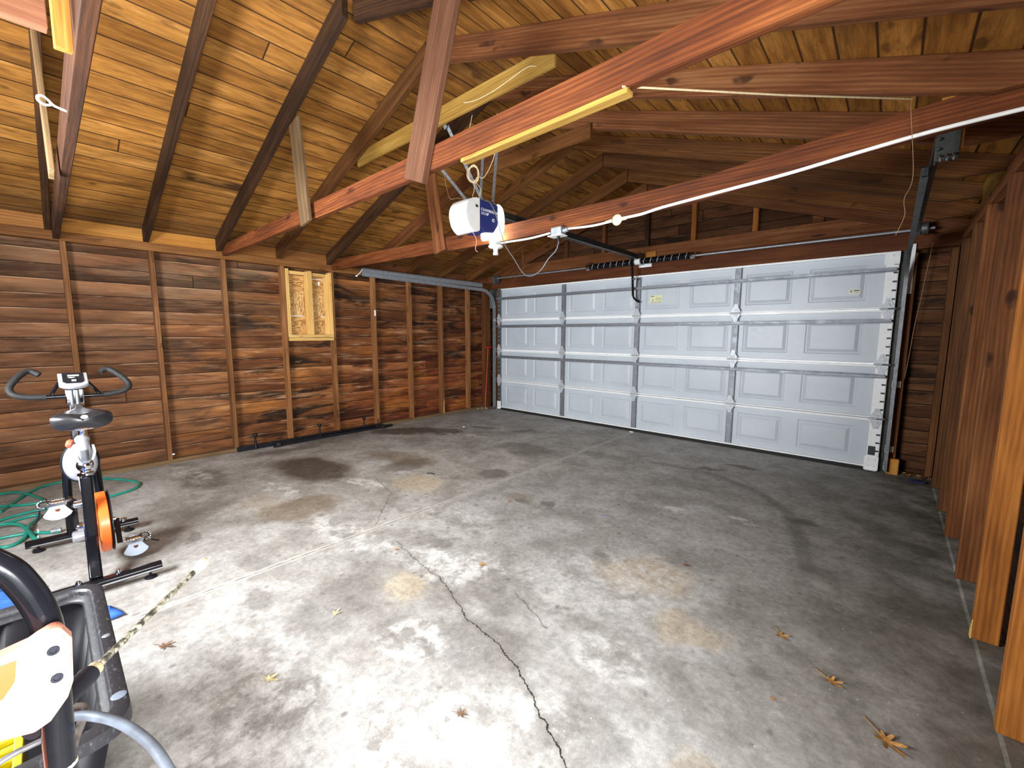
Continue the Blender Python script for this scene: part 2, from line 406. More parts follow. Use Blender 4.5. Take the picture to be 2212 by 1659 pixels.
# concrete
def seg_sd(t, p, a, b):
    a = Vector((*a, 0)); b = Vector((*b, 0)); ba = b-a
    pa = t.vm('SUBTRACT', p, tuple(a)); h = t.math('DIVIDE', t.vm('DOT_PRODUCT', pa, tuple(ba)), ba.length_squared, clamp=True)
    return t.vm('LENGTH', t.vm('SUBTRACT', pa, t.vm('SCALE', tuple(ba), sc=h)))
def blobs(t, p, lst):
    m = None
    for (x, y, rx, ry, rot, st) in lst:
        q = t.vm('SUBTRACT', p, (x, y, 0))
        if abs(rot) > 1e-3 and rx != ry:
            v = t.n('VectorRotate', rotation_type='Z_AXIS'); t.put(v.inputs['Vector'], q); t.put(v.inputs['Angle'], -rot); q = v.outputs[0]
        d = t.vm('LENGTH', t.vm('MULTIPLY', q, (1/rx, 1/ry, 0)))
        f = t.mr(d, .62, 1.18, st, 0, True)
        m = f if m is None else t.math('MAXIMUM', m, f)
    return m
def concrete(name):
    t = NT(name); P = t.n('NewGeometry').outputs['Position']; s = t.sep(P)
    p0 = t.comb(s[0], s[1], 0)
    wob = t.vm('SCALE', t.vm('SUBTRACT', t.noise(p0, 3.5, 5, .6, col=True), (.5, .5, .5)), sc=.34)
    p = t.vm('MULTIPLY', t.vm('ADD', p0, wob), (1, 1, 0))
    big = t.noise(p0, .8, 4, .55, .4); mid = t.noise(p0, 3.2, 7, .62, .3); fine = t.noise(p0, 38, 6, .65); spk = t.noise(p0, 150, 3, .6)
    col = t.ramp(t.math('ADD', t.math('MULTIPLY', big, .35), t.math('MULTIPLY', mid, .65)),
                 [(.30, (.188, .175, .155)), (.44, (.298, .284, .260)), (.55, (.388, .377, .355)), (.70, (.50, .495, .485))])
    def over(lst, c2, edge=1.0, gate=None):
        nonlocal col
        f = blobs(t, p, lst)
        if gate is not None: f = t.math('MULTIPLY', f, gate)
        col = t.mix(f, col, c2)
    # warm tan patches, brown damp stains, pale efflorescence, oil spots
    over([(3.40, -4.24, .17, .13, 0, .55), (2.13, -3.25, .27, .22, 0, .55), (4.30, -3.28, .30, .20, .7, .50), (4.63, -3.55, .16, .12, 0, .5), (1.55, -4.35, .3, .15, 0, .2), (4.9, -4.2, .1, .1, 0, .35)], (.50, .40, .26))
    over([(1.90, -4.18, .28, .30, .3, .75), (1.35, -2.9, .5, .22, .2, .6), (3.0, -2.9, .18, .1, 0, .5)], (.21, .16, .105))
    over([(.98, -3.72, .60, .30, .15, .92), (.28, -2.12, .60, .24, .9, .85), (.72, -1.78, .26, .20, 0, .75), (.1, -3.6, .12, .5, 0, .5), (-.1, -3.0, .3, .5, 0, .5), (1.6, -3.0, .18, .3, 0, .55), (.55, -4.55, .4, .2, 0, .6), (2.1, -1.7, .4, .25, 0, .45)], (.085, .062, .045))
    over([(2.46, -2.60, .17, .11, .4, .8), (3.31, -2.83, .075, .06, 0, .75), (3.12, -2.93, .10, .05, 0, .5), (2.95, -4.81, .11, .085, 0, .65), (2.50, -4.72, .14, .10, 0, .55),
          (4.00, -1.00, .15, .05, .2, .8), (4.16, -.74, .17, .065, .1, .85), (4.87, -1.86, .10, .08, 0, .85), (3.69, -4.97, .10, .16, .4, .6), (4.57, -4.30, .13, .11, 0, .5),
          (1.88, -4.87, .09, .05, 0, .6), (1.55, -1.0, .25, .10, .4, .6), (.9, -1.25, .22, .09, .4, .7), (2.95, -1.35, .3, .12, .3, .35), (3.25, -4.55, .20, .30, .4, .55), (3.95, -4.28, .30, .16, .4, .55), (3.85, -3.9, .2, .14, 0, .4), (5.0, -4.35, .25, .2, 0, .4), (3.42, -3.98, .10, .08, 0, .0), (3.1, -3.82, .14, .1, 0, .45)], (.155, .142, .125))
    wg = t.mr(t.noise(p0, 7.5, 9, .72, .15), .42, .60, 0, 1, True)
    over([(3.42, -3.93, .33, .20, .4, 1), (4.25, -4.60, .42, .22, .75, 1), (3.45, -5.02, .55, .28, 0, .55), (2.60, -4.15, .55, .14, .1, .8), (1.75, -3.60, .30, .09, .3, .9), (1.35, -4.15, .3, .12, .2, .8),
          (4.15, -3.45, .55, .35, .7, .6), (3.75, -4.42, .16, .14, 0, .8), (4.45, -3.95, .2, .12, 0, .8), (1.1, -1.75, .35, .08, .4, .7), (4.05, -2.30, .14, .05, .3, .8), (4.52, -2.12, .12, .05, -.2, .8), (2.9, -3.6, .5, .3, .3, .5), (.3, -4.6, .5, .12, .2, .5), (3.9, -5.0, .6, .35, .3, .6)], (.64, .635, .61), gate=wg)
    # dark greenish tone, stronger towards the right-hand edge and the garage door
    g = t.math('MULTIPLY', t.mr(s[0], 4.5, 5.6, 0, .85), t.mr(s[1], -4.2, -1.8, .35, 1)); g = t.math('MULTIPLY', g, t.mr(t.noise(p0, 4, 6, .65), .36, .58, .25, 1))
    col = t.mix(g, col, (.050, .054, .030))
    # worn tyre scrub
    arc = None; A = [(3.45, -1.20), (3.86, -1.15), (4.13, -1.22), (4.49, -1.42), (4.73, -1.71), (4.85, -2.07), (4.97, -2.58)]
    for a, b in zip(A[:-1], A[1:]):
        d = seg_sd(t, p0, a, b); arc = d if arc is None else t.math('MINIMUM', arc, d)
    rib = t.mr(t.math('SINE', t.math('MULTIPLY', t.math('ADD', s[0], s[1]), 210.)), -.2, .5, .35, 1)
    col = t.mix(t.math('MULTIPLY', t.mr(arc, .02, .07, .55, 0, True), rib), col, (.06, .052, .04))
    m2 = t.noise(p0, 11, 9, .74); m3 = t.noise(t.vm('ADD', p0, (9, 4, 0)), 24, 7, .7)
    col = t.vm('SCALE', col, sc=t.math('MULTIPLY', t.mr(m2, .36, .62, .80, 1.16), t.mr(m3, .36, .62, .90, 1.08)))
    dsp = t.mr(m2, .58, .66, 0, .45); col = t.mix(dsp, col, (.17, .155, .135))
    # small spots and specks
    sp = t.vor(t.vm('ADD', t.vm('SCALE', p0, sc=9.), t.vm('SCALE', wob, sc=3.)), 1.)
    col = t.mix(t.mr(sp, .06, .17, .55, 0, True), col, (.14, .125, .11))
    sp2 = t.vor(t.vm('SCALE', p0, sc=17.), 1.)
    col = t.mix(t.mr(sp2, .03, .075, .6, 0, True), col, (.75, .74, .70))
    col = t.vm('SCALE', col, sc=t.math('MULTIPLY', t.mr(fine, .3, .7, .82, 1.15), t.mr(spk, .3, .7, .9, 1.1)))
    # cracks and the sawn joint down the middle
    jit = t.vm('MULTIPLY', t.vm('SUBTRACT', t.noise(p0, 14, 5, .7, col=True), (.5, .5, .5)), (.06, .06, 0)); pj = t.vm('ADD', p0, jit)
    ck = None
    C1 = [(2.93, -3.99), (3.25, -4.05), (3.46, -4.06), (3.61, -4.11), (3.84, -4.19), (4.02, -4.20), (4.22, -4.26), (4.40, -4.35), (4.57, -4.44), (4.75, -4.50)]
    for i, (a, b) in enumerate(zip(C1[:-1], C1[1:])):
        wd = .0008+.0013*min(1, i/5)
        d = t.math('DIVIDE', seg_sd(t, pj, a, b), wd); ck = d if ck is None else t.math('MINIMUM', ck, d)
    for a, b in [((1.75, -3.45), (2.15, -3.55)), ((2.15, -3.55), (2.6, -3.95)), ((3.86, -3.88), (4.15, -3.98))]:
        ck = t.math('MINIMUM', ck, t.math('DIVIDE', seg_sd(t, pj, a, b), .0007))
    ckf = t.mr(ck, .8, 1.8, .95, 0)
    halo = t.mr(ck, 1.5, 16, .4, 0)
    col = t.mix(halo, col, (.17, .15, .13)); col = t.mix(ckf, col, (.012, .010, .008))
    xj = t.math('ABSOLUTE', t.math('SUBTRACT', t.math('ADD', s[0], t.math('MULTIPLY', t.math('SUBTRACT', t.noise(p0, 6, 4), .5), .02)), 2.655))
    dk = t.mr(t.noise(p0, 9, 5, .7), .42, .58, .15, .8)
    col = t.mix(t.mr(xj, .012, .028, .85, 0), col, (.52, .50, .46)); col = t.mix(t.math('MULTIPLY', t.mr(xj, .003, .0085, .85, 0), dk), col, (.035, .030, .024))
    rough = t.mr(mid, .3, .7, .62, .9)
    hgt = t.math('SUBTRACT', t.math('MULTIPLY', fine, .25), t.math('ADD', ckf, t.mr(xj, .003, .009, .8, 0)))
    t.bump(hgt, .5, .006)
    return t.fin(col, rough, 0, .3)
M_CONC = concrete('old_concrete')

M_GALV = plain('galvanised_steel', (.36, .39, .42), .46, .6, .5, .18, 25)
M_ZINC = plain('bright_zinc', (.50, .53, .56), .45, .2, .5, .2, 40)
M_GALV2 = plain('aged_galvanised_steel', (.24, .26, .285), .5, .5, .5, .2, 25)
M_GALVD = plain('dull_steel', (.20, .21, .22), .45, .8, .5, .25, 30)
M_DARKST = plain('oiled_dark_steel', (.045, .048, .045), .4, .6, .5, .3, 25)
M_BLACK = plain('black_enamel', (.006, .006, .008), .14, 0, .28, .1)
M_BLACKP = plain('black_plastic', (.010, .010, .013), .45, 0, .22, .3, 8, .05)
M_RUBBER = plain('black_foam_rubber', (.012, .012, .012), .7, 0, .4, .3, 60, .3)
M_CHROME = plain('chrome', (.75, .77, .82), .10, 1., .5, .05)
M_SILVER = plain('silver_paint', (.50, .52, .56), .32, .55, .5, .08)
M_WHITE = plain('white_paint', (.88, .90, .90), .4, 0, .5, .05)
M_WPL = plain('white_plastic', (.80, .80, .78), .35, 0, .5, .04)
M_CABLE = plain('white_sheathed_cable', (.82, .83, .80), .5, 0, .4, .05)
M_CREAM = plain('cream_plastic', (.72, .66, .42), .5, 0, .4, .06)
M_STRING = plain('cotton_string', (.62, .50, .30), .8, 0, .2, .2, 80)
M_DSTRING = plain('dirty_string', (.28, .17, .09), .8, 0, .2, .2, 80)
M_NAVY = plain('navy_enamel', (.022, .035, .16), .3, 0, .5, .06)
M_ORNG = plain('orange_plastic', (.85, .16, .025), .35, 0, .5, .05)
M_RED = plain('red_paint', (.55, .03, .02), .45, 0, .5, .15)
M_GREEN = plain('green_hose_vinyl', (.02, .27, .20), .35, 0, .5, .15, 12)
M_BLUE = plain('blue_tarp', (.05, .17, .62), .5, 0, .4, .15, 6)
M_YEL = plain('yellow_plastic', (.75, .66, .03), .4, 0, .5, .08)
M_GREYP = plain('grey_reflector', (.26, .31, .39), .3, 0, .6, .06)
M_HOSEG = plain('dusty_grey_hose', (.16, .19, .23), .5, 0, .4, .35, 14)
M_PEACH = plain('pale_orange_plastic', (.85, .36, .25), .4, 0, .5, .05, 6)
M_ORANGEY = plain('amber_plastic', (.46, .065, .004), .4, 0, .5, .05, 6)
M_LCD = plain('grey_lcd', (.30, .33, .28), .2, 0, .5, .03)
M_INK = plain('black_ink', (.02, .02, .02), .6)
M_WINK = plain('white_ink', (.85, .85, .85), .5)
M_STICK = plain('yellow_sticker', (.74, .74, .46), .5, 0, .4, .05)
M_STICKW = plain('cream_sticker', (.72, .72, .62), .5, 0, .4, .05)
def rod_mat():
    t = NT('rust_speckled_rod'); n = t.noise(t.vm('MULTIPLY', t.coord(), (1, 1, 1)), 55, 4, .7)
    return t.fin(t.ramp(n, [(.42, (.05, .045, .035)), (.52, (.26, .24, .17)), (.62, (.58, .56, .46))]), .5, .2, .4)
M_LANCE = rod_mat()
def door_mat():
    t = NT('door_panel_paint'); c = t.coord()
    g = t.noise(t.vm('MULTIPLY', c, (6, 1, 90)), 2.5, 4, .6); d = t.noise(c, 2.2, 4, .5)
    col = t.ramp(d, [(.3, (.50, .555, .61)), (.7, (.58, .63, .68))])
    t.bump(g, .12, .003)
    return t.fin(col, t.mr(g, .3, .7, .34, .5), 0, .5)
M_DOOR = door_mat()
def emis(name, col, st, base=(.9, .9, .9)):
    t = NT(name); t.put(t.b.inputs['Emission Color'], col); t.put(t.b.inputs['Emission Strength'], st)
    return t.fin(base, .4)
M_LENSON = emis('lit_lens', (1, .93, .78), 7.0)
M_LEAFS = []
for i, c in enumerate([(.46, .24, .07), (.70, .56, .30), (.20, .11, .06)]):
    t = NT('dry_leaf_%s' % 'abc'[i]); n = t.noise(t.coord(), 40, 5, .6)
    M_LEAFS.append(t.fin(t.vm('SCALE', c, sc=t.mr(n, .3, .7, .5, 1.3)), .7, 0, .3))

# ------------------------------------------------------------------ the shell
YB = -6.55; YF = .16; XLo, XRo = WALLX, 5.70
def zu(x): return 3.20-.333*abs(x-XR)          # underside of the rafters
def zd(x): return zu(x)+.147                    # underside of the roof boards
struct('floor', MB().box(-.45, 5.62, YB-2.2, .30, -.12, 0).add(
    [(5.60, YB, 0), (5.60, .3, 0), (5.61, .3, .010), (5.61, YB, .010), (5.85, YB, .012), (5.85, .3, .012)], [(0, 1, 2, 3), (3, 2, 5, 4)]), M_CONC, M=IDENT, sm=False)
def slab(pts, th, nrm):
    n = Vector(nrm).normalized()*th; P = [Vector(p) for p in pts]; k = len(P)
    return MB().add(P+[p+n for p in P], [tuple(range(k)), tuple(range(2*k-1, k-1, -1))]+[(i, (i+1) % k, k+(i+1) % k, k+i) for i in range(k)])
struct('wall_left', slab([(WALLX, YB, -.02), (WALLX, YF, -.02), (WALLX, YF, zd(WALLX)), (WALLX, YB, zd(WALLX))], .03, (-1, 0, 0)), M_SIDE, M=IDENT, sm=False)
DY0, DY1, DZ = -5.98, -5.00, 2.06
wr = MB()
def wq(poly): wr.prism(poly, lambda a, b, d: (d, a, b), XRo, XRo+.03)
wq([(YB, -.02), (DY0, -.02), (DY0, DZ), (YB, DZ)]); wq([(DY1, -.02), (YF, -.02), (YF, DZ), (DY1, DZ)]); wq([(YB, DZ), (YF, DZ), (YF, zd(XRo)), (YB, zd(XRo))])
struct('wall_right', wr, M_SIDER, M=IDENT, sm=False)
DT = 2.14
fw = MB()
def wp(poly, y=YF, th=.03):
    fw.prism(poly, lambda a, b, d: (a, d, b), y, y+th)
wp([(WALLX, -.02), (-.06, -.02), (-.06, DT+.08), (WALLX, DT+.08)])
wp([(5.30, -.02), (XRo, -.02), (XRo, DT+.08), (5.30, DT+.08)])
wp([(WALLX, DT+.08), (XRo, DT+.08), (XRo, zd(XRo)), (XR, zd(XR)), (WALLX, zd(WALLX))])
struct('wall_front', fw, M_SIDEF, M=IDENT, sm=False)
bw = MB()
def bp(poly): bw.prism(poly, lambda a, b, d: (a, d, b), YB-.05, YB)
bp([(WALLX, -.02), (1.9, -.02), (1.9, DT), (WALLX, DT)]); bp([(3.6, -.02), (XRo, -.02), (XRo, DT), (3.6, DT)]); bp([(1.9, -.02), (3.6, -.02), (3.6, 1.10), (1.9, 1.10)])  # unseen wall; its window opening is added to let the fill light in
bp([(WALLX, DT), (1.9, DT), (1.9, 2.0), (3.6, 2.0), (3.6, DT), (XRo, DT), (XRo, zd(XRo)), (XR, zd(XR)), (WALLX, zd(WALLX))])
struct('wall_back', bw, M_SIDEF, M=IDENT, sm=False)
ce = MB()
for sgn in (-1, 1):
    xe = WALLX-.05 if sgn < 0 else XRo+.05
    ce.add([(XR, YB-.05, zd(XR)), (XR, YF+.05, zd(XR)), (xe, YF+.05, zd(xe)), (xe, YB-.05, zd(xe)),
            (XR, YB-.05, zd(XR)+.03), (XR, YF+.05, zd(XR)+.03), (xe, YF+.05, zd(xe)+.03), (xe, YB-.05, zd(xe)+.03)],
           [(0, 1, 2, 3), (7, 6, 5, 4), (0, 4, 5, 1), (1, 5, 6, 2), (2, 6, 7, 3), (3, 7, 4, 0)])
struct('ceiling', ce, M_DECK, M=IDENT, sm=False)

# ---- left wall framing
SY = [-5.239+.598*i for i in range(9)]
SL = ['behind the exercise bike console', 'just right of the exercise bike', 'above the left end of the black metal rack',
      'at the left side of the boarded window', 'at the right side of the boarded window', 'below the near end of the left door track, white label on it',
      'second to the right of the boarded window side', 'third from the far corner, split at its foot', 'next to the red steel rod']
SL = ['brown wall stud rising behind the exercise bike handlebar', 'brown wall stud right of the exercise bike, white chip at its foot',
      'brown wall stud whose foot stands behind the left end of the black rack', 'reddish wall stud against the left side of the boarded window',
      'reddish wall stud against the right side of the boarded window', 'pale edged wall stud with a white label, under the near end of the door track',
      'wall stud under the middle of the left door track, right of the labelled one', 'knotty light wall stud with a split splintered foot',
      'wall stud nearest the far corner, left of the red rod']
for i, y in enumerate(SY):
    o = lumber('wall_stud', SL[i], 'stud', (-.288, y, .04), (-.288, y, 2.146), .04, .09, M_STUD, 'studs of the left wall', up=(1, 0, 0))
    if i == 1: obj('white_chip', MB().ell((-.238, y+.025, .095), .008, .012, .009, 10, 7), M_WHITE, o, plabel='small white chip')
    if i == 7: obj('split_foot', MB().prism([(y+.021, .04), (y+.002, .04), (y+.004, .20), (y+.021, .27)], lambda a, b, d: (d, a, b), -.2425, -.236), M_FRESH, o, plabel='pale splintered wood')
    if i == 5:
        obj('paper_label', MB().box(-.2425, -.2415, y-.012, y+.012, 1.60, 1.68), M_WHITE, o, plabel='small white paper label')
lumber('corner_post', 'dark brown post in the far left corner behind the red rod', 'post', (-.288, -.01, .0), (-.288, -.01, 2.146), .13, .09, M_RAFT_R, up=(1, 0, 0))
struct('trim_1', MB().bar((-.288, YB, .02), (-.288, -.08, .02), .09, .04), M_GREYWEB, M=frame((-.288, YB, .02), (-.288, 0, .02)), bevel=.003)
lumber('top_plate', 'brown timber plate along the top of the left wall studs', 'beam', (-.287, YB+.01, 2.186), (-.287, .055, 2.186), .09, .08, M_PLATE)
lumber('top_plate', 'dark timber plate along the top of the right wall studs', 'beam', (5.650, YB+.01, 2.186), (5.650, .055, 2.186), .09, .08, M_STUDR2)
# right wall studs
RY = [-.26, -.92, -1.48, -2.14, -2.76, -3.36, -3.97, -4.58]
RLb = ['dark stud of the right wall nearest the garage door', 'dark brown stud of the right wall, second from the garage door', 'orange brown stud of the right wall with a dark round knot at mid height',
       'reddish right wall stud with several dark knots and a stained foot', 'bright orange right wall stud with a pale chipped foot corner', 'orange stud of the right wall at the bottom right edge of the picture',
       'orange stud of the right wall just outside the right edge of the picture', 'stud of the right wall nearest the camera']
RM = [M_STUDR3, M_STUDR3, M_STUDR2, M_STUDR2, M_STUDR, M_STUDR, M_STUDR, M_STUDR2]
for i, y in enumerate(RY):
    o = lumber('wall_stud', RLb[i], 'stud', (5.635, y, .012), (5.635, y, 2.146), .045, .085, RM[i], 'studs of the right wall', up=(1, 0, 0), bevel=.006)
    if i == 4: obj('chipped_corner', MB().prism([(y-.0225, .012), (y+.012, .012), (y+.004, .05), (y-.0225, .10)], lambda a, b, d: (d, a, b), 5.5885, 5.5925), M_FRESH, o, plabel='pale chipped wood')

# ---- roof timbers
RFY = [y-.03 for y in SY]; RFY[0] = -5.315
def rafter(y, side, m, label, group, cut=.0, d=.14, nm='rafter'):
    s_ = -1 if side == 'L' else 1
    xr = XR+s_*.004; xe = -.315 if side == 'L' else 5.69
    prof = [(xr, zu(xr)), (xr, zd(xr)-.001), (xe, zd(xe)-.001)]
    if cut:     # tail notched to sit on the plate
        xc = xe-s_*cut
        prof += [(xe, zu(xe)+.085), (xc, zu(xc))]
    else: prof += [(xe, max(zu(xe), 2.226)), (xe-s_*.02, zu(xe-s_*.02))] if zu(xe) < 2.226 else [(xe, zu(xe))]
    mb = MB().prism(prof, lambda a, b, dd: (a, dd, b), y-.02, y+.02)
    o = obj(nm, mb, m, M=frame((xe, y, zu(xe)+.07), (xr, y, zu(xr)+.07), (0, 1, 0)), bevel=.003)
    return tag(o, label, 'rafter', group)
LN = ['near-black left slope rafter closest to the camera, at the left picture edge', 'dark rafter of the left slope with no tie, second from the left picture edge',
      'dark rafter of the left slope carrying the thin weathered strut', 'golden brown left slope rafter ending above the boarded window',
      'dark rafter of the left slope that meets the cable-carrying tie beam', 'left slope rafter that passes just left of the opener motor',
      'left slope rafter rising behind the opener motor', 'light brown left slope rafter, third from the gable wall', 'left slope rafter, second from the gable wall']
LM = [M_RAFT_D, M_RAFT_D, M_RAFT_D, M_RAFT, M_RAFT_D, M_RAFT_R, M_RAFT, M_RAFT, M_RAFT]
RN = ['right slope rafter closest to the camera, above the picture', 'right slope rafter passing over the camera', 'dark right slope rafter meeting the ridge at the picture top',
      'large red brown right slope rafter along the picture top with two big knots', 'right slope rafter with knots just under the uppermost one, string ends at it',
      'brown right slope rafter behind the cable-carrying tie beam', 'orange brown right slope rafter, its tail cut off at a slant', 'right slope rafter, third from the gable wall', 'right slope rafter, second from the gable wall']
RMt = [M_RAFT_D, M_RAFT_D, M_RAFT_D, M_RAFT_R, M_RAFT_R, M_RAFT_R, M_RAFT, M_RAFT, M_RAFT]
for i, y in enumerate(RFY):
    rafter(y, 'L', LM[i], LN[i], 'rafters of the left roof slope')
    rafter(y if i != 2 else -4.005, 'R', RMt[i], RN[i], 'rafters of the right roof slope', cut=.26)
rafter(.06, 'L', M_RAFT_R, 'rafter of the left slope against the gable wall', 'rafters of the left roof slope')
rafter(.06, 'R', M_RAFT_R, 'rafter of the right slope against the gable wall', 'rafters of the right roof slope')
# tie beams
def tie(y, m, label, z0=2.155, h=.125, nm='tie_beam', x0=-.24, x1=5.60):
    return lumber(nm, label, 'beam', (x0, y, z0+h/2), (x1, y, z0+h/2), .038, h, m, 'tie beams across the room')
tie(-5.275, D_('tie_dark_red', [(.3, (.018, .007, .003)), (.5, (.050, .018, .008)), (.72, (.125, .045, .018))], knots=.5), 'tie beam closest to the camera carrying the white screw hook', h=.14)
def crooked(y, m, label, zs, h):
    mb = MB(); xs = [-.24+5.84*k/24 for k in range(25)]
    def z(x):
        for (a, za), (b, zb) in zip(zs[:-1], zs[1:]):
            if x <= b: return za+(zb-za)*max(0, (x-a)/(b-a))
        return zs[-1][1]
    mb.grid(lambda i, j: (xs[j], y+(-.019, .019, .019, -.019)[i], z(xs[j])+(0, 0, h, h)[i]), 4, 25, cu=True)
    mb.f += [(0, 1, 2, 3), (99, 98, 97, 96)]
    o = obj('tie_beam', mb, m, M=frame((-.24, y, z(0)), (5.6, y, z(0))), bevel=.003, sm=False)
    return tag(o, label, 'beam', 'tie beams across the room')
crooked(-4.03, M_TIE, 'long red tie beam with a pale batten nailed under it', [(-.24, 2.18), (3.2, 2.162), (5.6, 2.18)], .112)
crooked(-2.83, M_TIE, 'red tie beam with the white electric cable run along it', [(-.24, 2.165), (1.2, 2.13), (2.8, 2.10), (4.3, 2.105), (5.0, 2.17), (5.6, 2.21)], .125)
# pale batten under the middle tie
lumber('batten', 'pale yellow batten nailed under the long red tie beam', 'board', (3.66, -4.03, 2.152), (4.50, -4.03, 2.160), .045, .018, M_OLIVE)
# struts (webs)
def web(x0, z0, x1, z1, y, wd, m, label, th=.022, group='short struts between tie beams and rafters'):
    return lumber('truss_strut', label, 'board', (x0, y, z0), (x1, y, z1), th, wd, m, group, up=(-1, 0, .0))
web(2.02, 2.135, 1.915, 2.86, -4.085, .16, M_GREYWEB, 'thin weathered grey brown strut hanging from the dark rafter onto the long red tie beam')
o = web(3.325, 2.13, 3.62, 2.90, -4.068, .165, M_PINK, 'wide pinkish board strut with a bright edge at the upper middle', th=.036)
web(2.015, 2.11, 1.87, 2.90, -2.865, .16, M_RAFT_R, 'brown strut hanging left of the opener motor onto the cable-carrying tie beam')
web(2.02, 2.135, 1.90, 2.86, -5.325, .12, M_GREYWEB, 'thin grey strut between the two dark timbers at the left picture edge')
web(3.355, 2.165, 3.52, 2.78, -5.312, .055, M_ORANGE, 'bright unstained strut end at the top left of the picture', th=.04)
# board seen from its end at the top left
tag(obj('hanging_board', MB().box(3.44, 3.475, -5.78, -5.345, 2.155, 2.75), D_('pink_plank', [(.3, (.26, .10, .065)), (.5, (.40, .17, .11)), (.72, (.5, .26, .17))], knots=0), M=frame((3.46, -5.78, 2.3), (3.46, -5.3, 2.3)), bevel=.003),
    'pink wooden board hanging in the top left corner of the picture', 'board')
# collar boards
lumber('collar_board', 'yellowish collar board crossing behind the wide pink strut', 'board', (1.60, -3.43, 2.865), (3.74, -3.43, 2.855), .022, .115, M_OLIVE)
lumber('collar_board', 'brown collar board between rafters right above the opener straps', 'board', (2.05, -2.315, 2.985), (3.28, -2.315, 2.985), .022, .115, M_RAFT)
# blocking over the left plate
BM = [M_ORANGE, M_ORANGE, M_PLATE, M_PLATE, M_RAFT_R, M_RAFT_R, M_RAFT_R, M_RAFT_R, M_RAFT_R]
BL = ['bright orange blocking board over the left wall right of the nearest rafter', 'bright orange blocking board over the left wall, second from the left', 'red brown blocking board over the left wall above the bay left of the window',
      'brown blocking board right above the boarded window', 'dark blocking board above the near end of the left door track', 'dark blocking board above the left door track, second from its near end', 'dark blocking board above the middle of the left door track',
      'dark blocking board above the far half of the left door track', 'dark blocking board next to the far left corner']
ys = RFY+[.06]
for i in range(9):
    a, b = ys[i]+.021, ys[i+1]-.021
    tag(obj('blocking_board', MB().box(-.30, -.268, a, b, 2.227, zd(-.30)-.004), BM[i], M=frame((-.285, a, 2.29), (-.285, b, 2.29)), bevel=.002), BL[i], 'board', 'blocking boards over the left wall')
tag(obj('blocking_board', MB().box(-.30, -.268, -6.2, RFY[0]-.021, 2.227, zd(-.30)-.004), M_PLATE, M=frame((-.285, -6.2, 2.29), (-.285, -5, 2.29)), bevel=.002), 'grey brown blocking board over the left wall at the left picture edge', 'board', 'blocking boards over the left wall')
tag(obj('blocking_board', MB().box(5.60, 5.63, RFY[6]+.021, RFY[7]-.021, 2.227, zd(5.62)-.006), M_OLIVE, M=frame((5.6, RFY[6], 2.29), (5.6, 0, 2.29)), bevel=.002), 'mossy yellow blocking board over the right wall plate', 'board')
tag(obj('backing_block', MB().box(5.30, 5.38, -2.80, -2.76, 2.12, zu(5.34)+.03), M_ORANGE, M=frame((5.34, -2.78, 2.1), (5.34, -2.78, 2.4)), bevel=.003), 'short orange wood block at the near end of the right door track', 'block')

# ---- front wall framing
lumber('header_beam', 'reddish brown header beam right above the garage door', 'beam', (-.33, .085, 2.243), (5.69, .085, 2.243), .05, .205, M_HEAD)
lumber('header_beam', 'brown upper header beam under the gable studs', 'beam', (-.33, .085, 2.430), (5.30, .085, 2.430), .05, .165, M_RAFT_R)
GX = [1.37, 2.03, 2.68, 3.285, 3.97]
GLb = ['gable stud farthest left above the garage door', 'gable stud in line with the hanging power cord', 'dark gable stud at the ridge, above the door arm',
       'orange brown gable stud above the right end of the spring', 'orange brown gable stud farthest right, the shortest tall one']
for x, m, l in zip(GX, [M_RAFT_R, M_RAFT_R, M_RAFT_D, M_STUDR, M_STUDR], GLb):
    lumber('gable_stud', l, 'stud', (x, .11, 2.515), (x, .11, zu(x)+.02), .055, .05, m, 'studs of the gable', up=(0, 1, 0))
tag(obj('gable_block', MB().box(4.50, 4.60, .13, .158, 2.53, 2.60), M_RAFT, M=frame((4.5, .1, 2.5), (4.6, .1, 2.5))), 'little brown wood block in the gable under the right rafter', 'block')
struct('trim_2', MB().box(5.275, 5.345, .045, .155, 0.0, 2.11), M_STUDR2, M=frame((5.31, .1, 0), (5.31, .1, 2)), bevel=.003)
struct('trim_4', MB().box(5.19, 5.30, .056, .075, 0, DT), M_DARKST, M=IDENT)
struct('trim_5', MB().box(-.08, .03, .056, .075, 0, DT), M_DARKST, M=IDENT)
struct('trim_3', MB().box(-.10, -.055, .045, .155, 0.0, 2.11), M_STUDR2, M=frame((-.08, .1, 0), (-.08, .1, 2)), bevel=.003)
lumber('wall_stud', 'dark stud of the front wall in the right corner strip', 'stud', (5.585, .115, 0.0), (5.585, .115, 2.13), .05, .085, M_STUDR3, up=(0, 1, 0))
tag(obj('jamb_block', MB().box(5.285, 5.375, .0, .045, .0, .155), M_ORANGE, M=frame((5.33, .02, 0), (5.33, .02, 1)), bevel=.003), 'short orange wood block at the foot of the right door jamb', 'block')
tag(obj('shaft_backing', MB().box(2.70, 2.84, .03, .059, 2.345, 2.435), M_ORANGE, M=frame((2.7, .04, 2.4), (2.84, .04, 2.4)), bevel=.003), 'small orange wood block behind the end of the opener rail', 'block')

